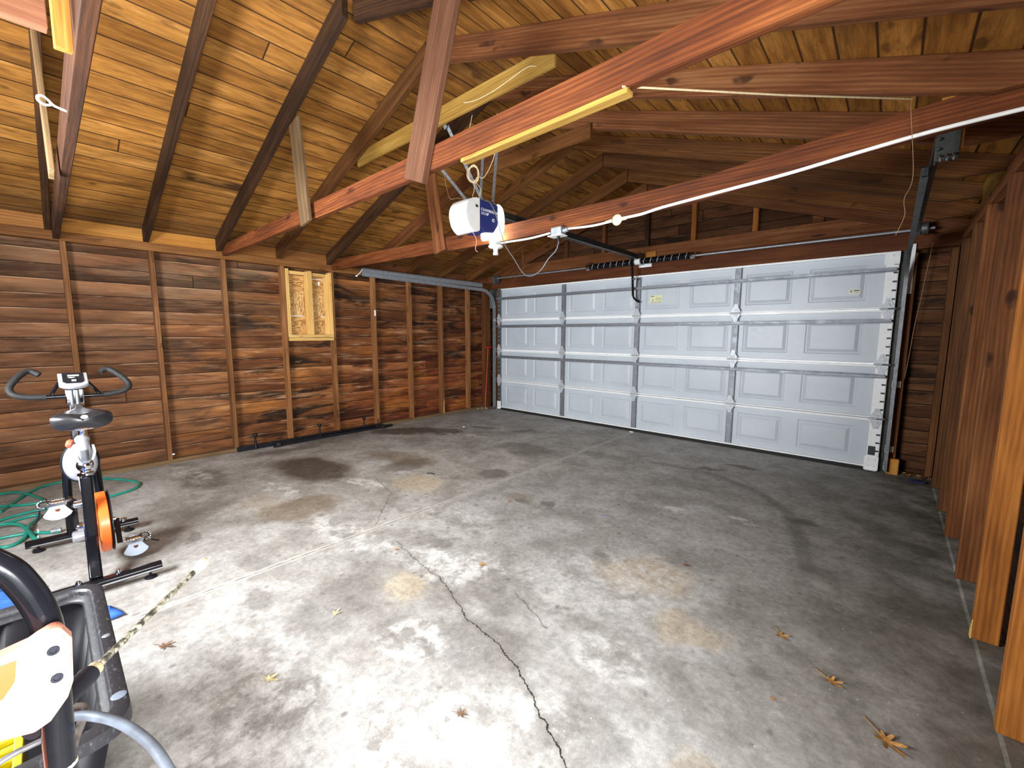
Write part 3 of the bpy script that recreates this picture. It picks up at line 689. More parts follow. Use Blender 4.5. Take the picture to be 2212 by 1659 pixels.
# ------------------------------------------------------------------ garage door
SK = .040                                     # y of the steel skin
SX = [1.403, 2.625, 3.849]; DW = 5.22; SZ = [0.036, .533, 1.067, 1.600, 2.135]
PANX = [(.17, .66), (.80, 1.29), (1.49, 1.96), (2.08, 2.55), (2.70, 3.17), (3.30, 3.77), (3.93, 4.38), (4.53, 5.00)]
gd = thing('door_1', None, None, (DW/2, .04, 0), kind='structure')
def door_section(z0, z1):
    mb = MB(); pz0, pz1 = z0+.085, z1-.10
    xs = [0.]; 
    for a, b in PANX: xs += [a, b]
    xs.append(DW)
    # flat strips round the pressed panels
    def q(x0, x1, a, b, y=SK): mb.add([(x0, y, a), (x1, y, a), (x1, y, b), (x0, y, b)], [(0, 1, 2, 3)])
    q(0, DW, z0, pz0); q(0, DW, pz1, z1)
    for k in range(0, len(xs), 2): q(xs[k], xs[k+1], pz0, pz1)
    for a, b in PANX:      # groove down, then up to the raised field
        steps = [(0, SK), (.012, SK+.008), (.020, SK+.008), (.052, SK-.006)]
        ring = [[(a+d, y, pz0+d), (b-d, y, pz0+d), (b-d, y, pz1-d), (a+d, y, pz1-d)] for d, y in steps]
        for r0, r1 in zip(ring[:-1], ring[1:]):
            for i in range(4):
                j = (i+1) % 4; mb.add([r0[i], r0[j], r1[j], r1[i]], [(0, 1, 2, 3)])
        mb.add(ring[-1], [(0, 1, 2, 3)])
    # outer skin and edges
    mb.add([(0, SK+.012, z0), (DW, SK+.012, z0), (DW, SK+.012, z1), (0, SK+.012, z1)], [(3, 2, 1, 0)])
    mb.add([(0, SK, z0), (0, SK+.012, z0), (0, SK+.012, z1), (0, SK, z1)], [(0, 1, 2, 3)])
    mb.add([(DW, SK, z0), (DW, SK+.012, z0), (DW, SK+.012, z1), (DW, SK, z1)], [(0, 1, 2, 3)])
    return mb
for k in range(4):
    s_ = obj('door_section', door_section(SZ[k]+.002, SZ[k+1]-.002), M_DOOR, gd, sm=False)
    rb = MB()
    if k < 3:  rb.box(0, DW, 0.004, SK, SZ[k+1]-.026, SZ[k+1]-.004)
    if k > 0:  rb.box(0, DW, 0.004, SK, SZ[k]+.004, SZ[k]+.018)
    if k == 3: rb.box(0, DW, 0.004, SK, SZ[4]-.022, SZ[4])
    if k == 0: rb.box(0, DW, 0.004, SK, SZ[0], SZ[0]+.018)
    obj('section_rail', rb, M_WHITE, s_, bevel=.002)
    for x in SX:
        st = MB().box(x-.030, x+.030, .008, .012, SZ[k]+.02, SZ[k+1]-.02).box(x-.032, x-.028, .008, SK, SZ[k]+.02, SZ[k+1]-.02).box(x+.028, x+.032, .008, SK, SZ[k]+.02, SZ[k+1]-.02)
        obj('centre_stile', st, M_GALV2, s_, sm=False)
    for x, sg in ((.035, 1), (DW-.045, -1)):
        wd = .035 if sg > 0 else .045
        st = MB().box(x-wd, x+wd, 0, .006, SZ[k]+.006, SZ[k+1]-.006).box(x-sg*wd-.002, x-sg*wd+.002, 0, SK, SZ[k]+.006, SZ[k+1]-.006)
        sl = MB(); z = SZ[k]+.09
        while z < SZ[k+1]-.09:
            if sg > 0: sl.cyl((x, -.0015, z), (x, .0005, z), .006, 8)
            else: sl.box(x+.012, x+.044, -.0015, .0005, z-.008, z+.008)
            z += .075 if sg > 0 else .082
        obj('end_stile', [(st, M_GALVD if sg > 0 else M_WHITE), (sl, M_WHITE if sg > 0 else M_DARKST)], None, s_, sm=False)
for z in (.952, 1.485, 1.965):
    mb = MB(); a = z-.022; b = z+.022
    prof = [(SK*0+.000, a), (-.0, a+.010), (-.050, a+.016), (-.050, b-.016), (0, b-.010), (0, b), (-.002, b), (-.002, b-.012), (-.052, b-.018), (-.052, a+.018), (-.002, a+.012), (-.002, a)]
    mb.box(.0, DW-.01, -.004, .0, a, a+.010).box(.0, DW-.01, -.004, .0, b-.010, b).box(0, DW-.01, -.040, 0, a+.010, a+.012).box(0, DW-.01, -.040, 0, b-.012, b-.010).box(0, DW-.01, -.042, -.039, a+.010, b-.010)
    obj('strut', mb, M_GALV2, gd, bevel=.0015, plabel='long galvanised steel strut')
def hinge(x, z):
    mb = MB(); K = 1.3
    for s_ in (1, -1):
        poly = [(a*K, b*K) for a, b in [(-.036, .004), (-.036, .022), (-.020, .050), (-.014, .078), (.014, .078), (.020, .050), (.036, .022), (.036, .004)]]
        mb.prism([(x+a, z+s_*b) for a, b in poly], lambda a, b, d: (a, d, b), -.008, -.003)
        mb.prism([(x+a*.4, z+s_*(.03+b*.3)) for a, b in poly], lambda a, b, d: (a, d, b), -.011, -.007)
    mb.cyl((x-.062, -.012, z), (x+.062, -.012, z), .009, 10)
    for a, b in ((-.012, .032), (.012, .032), (0, .080), (-.012, -.032), (.012, -.032), (0, -.080)): mb.cyl((x+a, -.016, z+b), (x+a, -.006, z+b), .006, 6)
    return mb
for z in SZ[1:4]:
    for x in SX+[.035, DW-.045]:
        h = obj('hinge', hinge(x, z), M_ZINC, gd)
        if x in (.035, DW-.045):
            e = -.065 if x < 1 else DW+.055; r = MB().cyl((x, -.030, z), (e, -.030, z), .0055, 8)
            r.cyl((e-.009, -.030, z), (e+.009, -.030, z), .022, 16); obj('roller', r, M_CHROME, h)
for x0, x1 in ((-.01, .08), (DW-.105, DW+.005)):
    mb = MB().box(x0, x1, -.006, 0, .012, .15).box(x0+.01, x1-.01, -.035, -.006, .012, .018)
    for a, b in ((.25, .3), (.7, .3), (.25, .75), (.7, .75)): mb.cyl((x0+(x1-x0)*a, -.014, .15*b+.01), (x0+(x1-x0)*a, -.005, .15*b+.01), .008, 6)
    obj('bottom_bracket', mb, M_WHITE, gd, bevel=.002)
    mb = MB().box(x0, x1, -.006, .0, SZ[4]-.12, SZ[4]-.005); mb.cyl(((x0+x1)/2, -.016, SZ[4]-.04), ((x0+x1)/2, -.005, SZ[4]-.04), .008, 6)
    obj('top_bracket', mb, M_WHITE if x0 > 1 else M_GALVD, gd, bevel=.002)
obj('safety_label', MB().box(DW-.083, DW-.03, -.0085, -.0065, .165, .255), M_DARKST, gd, plabel='small dark label near the bottom bracket')
obj('bottom_seal', MB().box(0, DW, -.002, .052, 0.0, .036), M_RUBBER, gd, bevel=.004)
st = obj('yellow_sticker', MB().box(2.785, 2.950, SK-.008, SK-.0065, 1.765, 1.865), M_STICK, gd, plabel='pale yellow warning sticker')
mb = MB().box(2.795, 2.845, SK-.009, SK-.008, 1.848, 1.856).box(2.80, 2.945, SK-.009, SK-.008, 1.772, 1.776).box(2.82, 2.832, SK-.009, SK-.008, 1.795, 1.808)
for z in (1.83, 1.82, 1.81, 1.80): mb.box(2.86, 2.94, SK-.009, SK-.008, z, z+.002)
obj('print', mb, M_INK, st, sm=False)
st = obj('cream_sticker', MB().box(4.862, 4.958, SK-.008, SK-.0065, 1.758, 1.806), M_STICKW, gd, plabel='small cream sticker with a black emblem')
mb = MB().box(4.905, 4.950, SK-.009, SK-.008, 1.788, 1.796)
mb.prism([(4.872, 1.785), (4.884, 1.774), (4.896, 1.785), (4.890, 1.785), (4.884, 1.780), (4.878, 1.785)], lambda a, b, d: (a, d, b), SK-.009, SK-.008)
mb.cyl((4.884, SK-.009, 1.791), (4.884, SK-.008, 1.791), .005, 10)
for z in (1.778, 1.770): mb.box(4.908, 4.945, SK-.009, SK-.008, z, z+.002)
obj('print', mb, M_INK, st, sm=False)

# ------------------------------------------------------------------ door tracks
def chan(path, side, w_=.05, dpt=.028, th=.0025):
    """rolled J-channel swept along a path in the YZ plane at x; opens towards the door (side +1: opens to +X)"""
    x, pts = path; mb = MB(); n = len(pts); P = [Vector((x, y, z)) for y, z in pts]
    prof = [(0, w_/2), (0, -w_/2), (dpt, -w_/2), (dpt, -w_/2+.006), (th, -w_/2+.006), (th, w_/2-.006), (dpt*.8, w_/2-.006), (dpt*.8, w_/2)]
    def fn(i, j):
        a = P[max(0, j-1)]; b = P[min(n-1, j+1)]; d = (b-a).normalized(); nn = Vector((0, -d.z, d.y)); u, v = prof[i]
        return P[j]+Vector((side*u, 0, 0))+nn*v
    mb.grid(fn, len(prof), n, cu=True); return mb
def track(x, side, label):
    t = thing('door_track', label, 'track', (x, -.03, 0), 'tracks of the garage door')
    cz = 1.80; rr = .30
    pts = [(-.03, .03), (-.03, 1.0), (-.03, cz)]+[(-.03-rr*(1-math.cos(a)), cz+rr*math.sin(a)) for a in [PI/2*k/12 for k in range(1, 13)]]+[(-1.2, cz+rr+.012), (-2.52, cz+rr+.03)]
    m = M_GALV if x < 1 else M_GALVD
    obj('track_channel', chan((x, pts), side), m, t)
    # angle iron that stiffens the horizontal run
    a = MB().box(min(x-side*.004, x-side*.001), max(x-side*.004, x-side*.001), -2.52 if x < 1 else -2.80, -.30, 2.145, 2.215)
    a.box(min(x-side*.032, x-side*.001), max(x-side*.032, x-side*.001), -2.52 if x < 1 else -2.80, -.30, 2.205, 2.209)
    obj('angle_iron', a, m if x < 1 else M_DARKST, t, sm=False)
    b = MB().box(x-side*.055, x-side*.003, .038, .044, 1.715, 2.19) if side < 0 else MB().box(x-.055, x-.003, .038, .044, 1.715, 2.19)
    for z in (1.75, 1.85, 1.95, 2.05, 2.14): b.cyl((x-side*.03, .030, z), (x-side*.03, .039, z), .006, 6)
    if x > 1:
        b = MB().box(5.282, 5.325, .036, .043, 1.735, 2.19)
        for z in (1.76, 1.86, 1.93, 2.05, 2.165): b.cyl((5.300, .030, z), (5.300, .037, z), .005, 6)
        obj('flag_bracket', b, M_WHITE, t, bevel=.001, plabel='white slotted flag bracket')
        e = MB().box(5.296, 5.37, -2.815, -2.79, 2.085, 2.22).box(5.300, 5.306, -2.80, -2.70, 2.10, 2.22)
        for k in range(3): e.cyl((5.31+.022*k, -2.83, 2.098), (5.31+.022*k, -2.812, 2.098), .007, 6)
        for z in (2.13, 2.17, 2.205): e.cyl((5.306, -2.80, z), (5.306, -2.83, z), .007, 6)
        obj('end_bracket', e, M_DARKST, t, bevel=.002)
        hk = MB()
        for k in range(3): hk.tube([(5.315+.02*k, -2.835, 2.10), (5.315+.02*k, -2.85, 2.085), (5.315+.02*k, -2.835, 2.075)], .004, 6)
        obj('bolt_ends', hk, M_CHROME, t)
    else:
        obj('flag_bracket', MB().box(x-.008, x-.004, -.12, .04, 1.80, 2.13), M_GALVD, t, bevel=.001)
        e = MB().tube([(x+.005, -2.52, 2.19), (x+.012, -2.56, 2.14), (x+.014, -2.60, 2.105)], .006, 8); e.ell((x+.014, -2.605, 2.10), .012, .016, .012)
        obj('end_bolt', e, M_WPL, t)
    for z in (.07, .24, .88):
        if x > 1: mb = MB().box(5.262, 5.320, -.028, -.022 if z > .1 else -.022, z-.03, z+.032)
        else: mb = MB().box(-.10, -.05, -.02, .0, z-.03, z+.03)
        if x > 1:
            mb = MB().box(5.262, 5.325, .035, .041, z-.03, z+.032); mb.box(5.262, 5.266, -.05, .04, z-.022, z+.022)
            mb.cyl((5.300, .028, z+.01), (5.300, .036, z+.01), .006, 6)
        obj('track_bracket', mb, M_WHITE if x > 1 else M_GALV, t, bevel=.001)
    return t
track(-.068, 1, 'grey steel track left of the garage door, curving over to a horizontal run')
track(DW+.072, -1, 'dark steel track right of the garage door, running towards the camera')

# ------------------------------------------------------------------ spring shaft
ts = thing('torsion_spring_shaft', 'steel shaft with two black coil springs above the garage door', 'spring', (2.65, -.10, 2.2))
SHY, SHZ = -.085, 2.305
obj('shaft', MB().cyl((.02, SHY, SHZ), (5.43, SHY, SHZ-.012), .0125, 14), M_GALV, ts)
def coil(x0, x1, rr, wr, turns, seg=14):
    n = int(turns*seg); return [(x0+(x1-x0)*i/n, SHY+rr*math.cos(2*PI*i/seg), SHZ+rr*math.sin(2*PI*i/seg)) for i in range(n+1)]
for x0, x1 in ((1.93, 2.60), (2.70, 3.34)):
    mk = MB(); n = 7
    for k in range(n):
        c = x0+.05+(x1-x0-.10)*k/(n-1)
        mk.tube([(c+.012*math.sin(a), SHY+.0400*math.cos(a), SHZ+.0400*math.sin(a)) for a in [PI*.75+PI*.6*q/8 for q in range(9)]], .0022, 5)
    obj('coil_spring', [(MB().tube(coil(x0, x1, .034, .0045, 70), .0052, 6), M_BLACK), (mk, M_WINK)], None, ts)
for x in (1.905, 3.365):
    obj('winding_cone', MB().lathe([(.013, -.03), (.045, -.03), (.045, -.018), (.038, -.012), (.038, .02), (.013, .03)], (x, SHY, SHZ), (1, 0, 0)), M_CHROME, ts)
obj('centre_bracket', MB().box(2.62, 2.68, -.10, .058, 2.27, 2.34).box(2.60, 2.78, .052, .058, 2.245, 2.30).cyl((2.61, SHY, SHZ), (2.69, SHY, SHZ), .040, 18), M_WHITE, ts, bevel=.002)
for x in (.045, 5.36):
    d = obj('cable_drum', MB().lathe([(.013, -.03), (.058, -.03), (.062, -.024), (.050, -.018), (.050, .018), (.062, .026), (.013, .030)], (x, SHY, SHZ-.005), (1, 0, 0), 28), M_GALVD, ts)
    if x < 1: obj('lift_cable', MB().tube([(x-.02 if x < 1 else 5.345, SHY-.050, SHZ-.01), (x-.045 if x < 1 else 5.243, -.045, .10)], .0018, 5), M_GALVD, ts)
obj('end_plate', MB().box(-.012, .008, -.11, .055, 2.22, 2.34), M_GALVD, ts, bevel=.002)

# ------------------------------------------------------------------ opener
op = thing('garage_door_opener', 'blue garage door opener with white light lenses hanging from metal straps', 'door opener', (2.62, -2.95, 2.15))
ox0, ox1, oy0, oy1, oz0, oz1 = 2.660, 2.852, -3.162, -2.951, 2.120, 2.350
body = MB().prism([(oy0-.0, oz1), (oy1+.0, oz1), (oy1, oz0+.07), (oy1-.05, oz0+.01), (oy0+.06, oz0), (oy0, oz0+.05)], lambda a, b, d: (d, a, b), ox0, ox1)
obj('housing', body, M_NAVY, op, bevel=.01, seg=3)
def lens(ysgn):
    mb = MB(); yb = oy0+.006 if ysgn < 0 else oy1-.006; L = .150 if ysgn < 0 else .080
    def fn(i, j):
        a = i/15*PI*1.0; t = j/8
        # bulging cover: full cross-section at the body, pulled in at its free end
        x = (ox0+ox1)/2+(ox1-ox0)/2*1.02*(-1+2*t)
        prof = [(0, oz1+.004), (.35, oz1+.002), (.72, oz1-.02), (.95, oz1-.06), (1.0, oz1-.11), (.98, oz0+.09), (.86, oz0+.04), (.66, oz0+.005), (.42, oz0-.012), (.2, oz0-.014), (0, oz0+.004)]
        k = i/15*10; k0 = min(int(k), 9); f = k-k0
        u = prof[k0][0]*(1-f)+prof[k0+1][0]*f; z = prof[k0][1]*(1-f)+prof[k0+1][1]*f
        sq = 1-.10*(2*t-1)**4
        return (x, yb+ysgn*L*u*sq, z)
    mb.grid(fn, 16, 9)
    for jj in (0, 8): mb.f.append(tuple(jj*16+i for i in range(16)) if jj else tuple(jj*16+i for i in range(15, -1, -1)))
    return mb
ll = obj('light_lens', lens(-1), M_WPL, op)
obj('vent_notch', MB().prism([(-3.20, 2.303), (-3.178, 2.298), (-3.178, 2.284), (-3.20, 2.284)], lambda a, b, d: (d, a, b), ox1+.004, ox1+.007), M_INK, ll, sm=False)
rl = obj('light_lens', lens(1), M_LENSON, op, plabel='glowing white lens on the door side')
l = bpy.data.lights.new('opener_bulb', 'AREA'); l.energy = 14; l.color = (1, .86, .62); l.shape = 'DISK'; l.size = .10; l.spread = R(150)
lo = bpy.data.objects.new('opener_bulb', l); COL.objects.link(lo); lo.location = (2.76, -2.905, 2.100); lo.rotation_euler = (0, 0, 0)
def text(name, body, size, m, parent, M, ext=.0006):
    cu = bpy.data.curves.new(name, 'FONT'); cu.body = body; cu.size = size; cu.extrude = ext; cu.space_line = .95
    o = bpy.data.objects.new(name, cu); COL.objects.link(o); bpy.context.view_layer.update()
    me = bpy.data.meshes.new_from_object(o.evaluated_get(bpy.context.evaluated_depsgraph_get()))
    bpy.data.objects.remove(o); bpy.data.curves.remove(cu)
    me.name = name; me.materials.clear(); me.materials.append(m)
    o = bpy.data.objects.new(name, me); COL.objects.link(o); o.parent = parent; o.matrix_local = WM[parent.name].inverted() @ M; WM[o.name] = M
    return o
# reads along +Y seen from +X
TM = Matrix(((0, 0, 1, ox1+.001), (1, 0, 0, -3.142), (0, 1, 0, 2.272), (0, 0, 0, 1)))
text('brand_lettering', 'CHAMBERLAIN\n1/2 HP', .029, M_WINK, op, TM)
em = MB().cyl((ox1, -3.010, 2.222), (ox1+.0015, -3.010, 2.222), .013, 16); obj('emblem', em, M_WINK, op, sm=False)
obj('emblem_figure', MB().prism([(-3.019, 2.214), (-3.010, 2.232), (-3.007, 2.222), (-3.001, 2.228), (-3.004, 2.214)], lambda a, b, d: (d, a, b), ox1+.0015, ox1+.002), M_NAVY, op, sm=False)
obj('mounting_plate', MB().box(2.67, 2.845, -3.10, -3.06, oz1, oz1+.004), M_GALV, op)
obj('mounting_plate', MB().box(2.67, 2.845, -3.01, -2.975, oz1, oz1+.004), M_GALV, op)
def strap(p0, p1, up=(0, 1, 0)):
    p0 = Vector(p0); p1 = Vector(p1); mb = MB().bar(p0, p1, .003, .030, up=(1, 0, 0))
    hol = MB(); n = max(2, int((p1-p0).length/.045)); M = frame(p0, p1, (1, 0, 0)); yv = M.to_3x3() @ Vector((0, 1, 0))
    for k in range(1, n):
        c = p0+(p1-p0)*k/n
        for sg in (1,): hol.cyl(c-yv*.0019, c+yv*.0019, .0042, 6)
    return obj('strap', [(mb, M_GALV), (hol, M_INK)], None, op, sm=False)
strap((2.825, -2.99, 2.352), (2.760, -2.875, 2.80)); strap((2.68, -3.09, 2.352), (2.62, -3.398, 2.62)); strap((2.81, -3.08, 2.352), (2.78, -3.398, 2.80)); strap((2.68, -2.99, 2.352), (2.60, -2.875, 2.80))
strap((2.62, -3.398, 2.60), (2.50, -3.398, 2.92)); strap((2.78, -3.41, 2.78), (2.70, -3.405, 2.93))
obj('mounting_angle', MB().box(2.45, 2.82, -2.895, -2.880, 2.79, 2.815), M_GALV, op, sm=False)
obj('mounting_angle', MB().box(2.44, 2.84, -3.415, -3.400, 2.86, 2.885), M_GALV, op, sm=False)
for x, y in ((2.81, -3.08), (2.825, -2.99), (2.69, -3.09), (2.69, -2.99)): obj('bolt', MB().cyl((x-.004, y, 2.36), (x+.012, y, 2.36), .010, 6), M_CHROME, op)
# rail, trolley, arm
def rl_(nm, dx, dz, w_, h_, m): return obj(nm, MB().bar((2.756+dx, -2.96, 2.342+dz), (2.650+dx, -.10, 2.388+dz), w_, h_), m, op)
rl_('rail', 0, 0, .036, .014, M_DARKST); rl_('rail_web', 0, -.025, .006, .040, M_DARKST); rl_('rail_flange', 0, -.045, .036, .006, M_DARKST)
obj('chain', MB().tube([(2.785, -2.95, 2.290), (2.680, -.22, 2.335)], .0035, 6), M_GALVD, op); obj('chain', MB().tube([(2.725, -2.95, 2.290), (2.620, -.22, 2.335)], .0035, 6), M_GALVD, op)
obj('header_bracket', MB().box(2.60, 2.70, -.16, .058, 2.375, 2.381).box(2.60, 2.604, -.16, .058, 2.34, 2.41).box(2.696, 2.70, -.16, .058, 2.34, 2.41).cyl((2.59, -.13, 2.37), (2.71, -.13, 2.37), .012, 10), M_DARKST, op)
obj('trolley', MB().box(2.615, 2.685, -.30, -.17, 2.325, 2.350), M_DARKST, op, bevel=.004)
obj('door_arm', MB().bar((2.605, -.16, 2.345), (2.605, -.095, 1.86), .004, .030, up=(1, 0, 0)).tube(smooth([(2.607, -.10, 1.88), (2.612, -.085, 1.84), (2.64, -.05, 1.80), (2.665, -.02, 1.785)], 5), .013, 8), M_BLACK, op)
obj('release_handle', MB().bar((2.615, -.13, 2.07), (2.640, -.12, 2.09), .012, .030), M_DARKST, op)
obj('arm_bracket', MB().box(2.60, 2.65, -.012, .008, 1.735, 1.80).box(2.615, 2.635, -.035, -.01, 1.75, 1.79), M_GALV, op, bevel=.002)

# ------------------------------------------------------------------ electrics on the cable-carrying tie
YC = -2.853     # near face of that tie beam
cab = smooth([(2.80, YC-.022, 2.078), (2.87, YC-.016, 2.081), (3.10, YC-.014, 2.076), (3.30, YC-.014, 2.086)], 5)
cb = thing('electric_cable', 'white sheathed electric cable along the tie beam, sagging between fixtures', 'cable', (4.2, YC, 2.07))
obj('cable_run', MB().tube(cab, .0075, 8), M_CABLE, cb)
obj('cable_run', MB().tube(smooth([(3.46, YC-.02, 2.090), (3.65, YC-.02, 2.078), (3.79, YC-.02, 2.082)], 6), .0075, 8), M_CABLE, cb)
obj('cable_run', MB().tube(smooth([(3.87, YC-.02, 2.088), (4.00, YC-.012, 2.093), (4.135, YC-.008, 2.110), (4.45, YC-.008, 2.130), (4.77, YC-.008, 2.150), (5.05, YC-.008, 2.178), (5.30, YC-.008, 2.198), (5.59, YC-.008, 2.205)], 5), .0085, 8), M_CABLE, cb)
for x, z in ((4.135, 2.110), (5.42, 2.20)):
    obj('cable_staple', MB().tube([(x-.010, YC, z+.0), (x, YC-.017, z+.010), (x+.010, YC, z+.0)], .0018, 5), M_GALV, cb)
rc = thing('junction_cover', 'round cream cable junction cover on the tie beam', 'junction box', (3.83, YC, 2.05))
obj('cover', MB().lathe([(.001, .018), (.020, .017), (.032, .010), (.036, 0)], (3.83, YC-.002, 2.090), (0, -1, 0), 24), M_CREAM, rc)
for s_ in (-1, 1):
    obj('cable_entry', MB().tube([(3.83+s_*.030, YC-.012, 2.088), (3.83+s_*.075, YC-.02, 2.083)], [.012, .008], 8), M_CREAM, rc)
jb = thing('outlet_box', 'grey metal outlet box with cream cover, power cord plugged in from below', 'outlet box', (3.39, YC, 2.05))
obj('box', MB().box(3.335, 3.425, YC-.060, YC-.002, 2.052, 2.108), M_GALV, jb, bevel=.004)
obj('cover_plate', MB().box(3.318, 3.442, YC-.078, YC+.0, 2.044, 2.052), M_WPL, jb, bevel=.003)
cc = MB(); cc.cyl((3.425, YC-.03, 2.08), (3.462, YC-.03, 2.084), .014, 10); cc.cyl((3.436, YC-.03, 2.081), (3.444, YC-.03, 2.082), .018, 8); cc.cyl((3.452, YC-.03, 2.083), (3.460, YC-.03, 2.084), .017, 8)
obj('cable_clamp', cc, M_GALV, jb)
lh = thing('lamp_holder', 'white porcelain lamp holder without bulb on the tie beam near the opener', 'lamp holder', (2.775, YC-.04, 1.99))
obj('octagon_box', MB().lathe([(.050, .0), (.050, .036), (.045, .038)], (2.775, YC-.052, 2.060), (0, 0, 1), 8), M_GALV, lh)
obj('porcelain_base', MB().lathe([(.020, -.012), (.050, -.008), (.060, .002), (.058, .010), (.02, .012)], (2.775, YC-.052, 2.048), (0, 0, 1), 28), M_WPL, lh)
obj('socket', MB().lathe([(.010, -.055), (.021, -.054), (.022, -.036), (.018, -.032), (.019, -.010), (.026, .0), (.026, .006)], (2.775, YC-.052, 2.040), (0, 0, 1), 20), M_WPL, lh)
pw = thing('power_cord', 'grey power cord hanging in a loop from outlet box to the opener', 'cord', (3.1, YC, 1.7))
pts = [(3.395, YC-.045, 2.045), (3.395, YC-.045, 2.00), (3.375, YC-.05, 1.945), (3.31, YC-.05, 1.895), (3.245, YC-.05, 1.825), (3.17, YC-.05, 1.790), (3.10, YC-.05, 1.795), (3.04, YC-.05, 1.845), (2.98, YC-.055, 1.93), (2.90, YC-.07, 2.04), (2.872, -2.945, 2.14), (2.868, -2.985, 2.24), (2.862, -3.03, 2.32), (2.845, -3.06, 2.358), (2.81, -3.09, 2.362)]
obj('cord', MB().tube(smooth(pts, 6), .0042, 8), plain('dark_grey_cord', (.10, .095, .10), .45), pw)
obj('plug', MB().cyl((3.395, YC-.045, 2.044), (3.395, YC-.045, 2.010), .011, 10), M_BLACKP, pw)

# ------------------------------------------------------------------ strings and wires
def ring(c, r_, n, M, jit=0.):
    rnd = random.Random(5); out = []
    for i in range(n*14):
        a = 2*PI*i/14; k = 1+jit*math.sin(i*.37)+jit*.5*math.sin(i*1.3)
        out.append(Vector(c)+M @ Vector((r_[0]*k*math.cos(a)+.004*math.sin(i*.21), .006*math.sin(i*.5), r_[1]*k*math.sin(a))))
    return out
sc_ = thing('wire_coil', 'coil of cream bell wire hanging from the long red tie beam', 'wire', (2.95, -3.30, 2.35))
obj('coiled_wire', MB().tube(ring((2.94, -3.30, 2.465), (.038, .055), 6, Matrix.Rotation(.5, 3, 'Z'), .10), .0028, 5), M_STRING, sc_)
obj('loose_wire', MB().tube(smooth([(2.94, -3.32, 2.535), (2.95, -3.5, 2.515), (3.02, -3.95, 2.29), (2.80, -3.95, 2.25), (2.60, -3.7, 2.36)], 6), .0025, 5), M_STRING, sc_)
obj('loose_wire', MB().tube(smooth([(2.95, -3.30, 2.42), (2.86, -3.22, 2.385), (2.80, -3.18, 2.375), (2.78, -3.14, 2.357)], 6), .0025, 5), M_STRING, sc_)
obj('loose_wire', MB().tube(smooth([(2.96, -3.30, 2.41), (2.93, -3.22, 2.39), (2.87, -3.17, 2.37), (2.82, -3.13, 2.357)], 6), .0025, 5), M_STRING, sc_)
obj('loose_wire', MB().tube(smooth([(2.99, -3.30, 2.44), (3.05, -3.30, 2.42), (3.14, -3.30, 2.52), (3.22, -3.35, 2.62), (3.27, -3.40, 2.72)], 6), .0025, 5), M_STRING, sc_)
obj('loose_wire', MB().tube(smooth([(2.63, -3.30, 2.56), (2.628, -3.30, 2.50), (2.652, -3.30, 2.422), (2.70, -3.31, 2.345), (2.72, -3.25, 2.36), (2.74, -3.17, 2.357)], 6), .0022, 5), M_DSTRING, sc_)
tag(obj('wire', MB().tube(smooth([(2.80, -3.20, 2.135), (2.86, -3.20, 2.05), (2.85, -3.20, 1.98), (2.875, -3.20, 1.955)], 5), .0025, 5), plain('pink_wire', (.50, .22, .20), .6)),
    'thin pink wire hanging down from the bottom of the opener', 'wire')
tag(obj('wire', MB().tube(smooth([(3.01, -3.445, 2.855), (3.12, -3.445, 2.832), (3.28, -3.445, 2.830), (3.42, -3.445, 2.845), (3.55, -3.445, 2.86), (3.62, -3.445, 2.84)], 6), .003, 6), M_STRING), 'cream wire looped along the yellowish collar board', 'wire')
tag(obj('wire', MB().tube(smooth([(3.02, -3.38, 2.80), (3.0, -3.42, 2.62), (2.98, -3.5, 2.5)], 6), .0022, 5), M_STRING), 'short cream wire hanging vertically right above the red tie beam', 'wire')
tag(obj('string', MB().tube([(4.484, -4.055, 2.172), (4.85, -3.466, 2.249), (5.205, -2.895, 2.335)], .0035, 6), M_STRING), 'cream string stretched from the red tie beam to the knotty rafter', 'string')
tag(obj('string', MB().tube(smooth([(5.205, -2.893, 2.335), (5.207, -2.90, 2.28), (5.235, -2.90, 2.02), (5.215, -2.90, 1.93), (5.222, -2.905, 1.86), (5.200, -2.90, 1.78)], 6), .0013, 5), M_DSTRING), 'thin dirty string dangling from the end of the cream string', 'string')
tag(obj('string', MB().tube(smooth([(5.434, .052, 2.182), (5.415, .05, 1.95), (5.397, .05, 1.713), (5.375, .05, 1.45), (5.362, .05, 1.194), (5.345, .05, .95), (5.315, .05, .742), (5.320, .05, .50), (5.312, .048, .282), (5.318, .046, .17)], 6), .0035, 6), M_DSTRING),
    'tan string hanging down the front wall right of the garage door', 'string')
tag(obj('string', MB().tube(smooth([(1.02, -.515, 2.66), (1.03, -.53, 2.45), (1.05, -.53, 2.33), (.95, -.5, 2.27), (.80, -.40, 2.24), (.55, -.25, 2.17)], 6), .0025, 5), M_DSTRING), 'thin tan string hanging near the far end of the left door track', 'string')

# ------------------------------------------------------------------ screw hook
hk = MB(); c = Vector((2.865, -5.352, 2.185))
sh = [(2.868, -5.292, 2.175), (2.868, -5.318, 2.176)]
lp = [(2.866+.004*math.sin(a), -5.345-.026*math.sin(a+.0)*1.0, 2.192+.018*math.cos(a)) for a in [PI*1.15+2*PI*k/20*.9 for k in range(20)]]
tag(obj('screw_hook', MB().tube(smooth([(2.868, -5.290, 2.166), (2.867, -5.310, 2.170), (2.866, -5.326, 2.176), (2.865, -5.341, 2.192), (2.864, -5.353, 2.199), (2.863, -5.364, 2.193), (2.864, -5.363, 2.179), (2.865, -5.350, 2.170), (2.866, -5.338, 2.172), (2.866, -5.330, 2.178)], 6), .0042, 8), M_WHITE),
    'white coated screw hook in the tie beam at the upper left', 'hook')

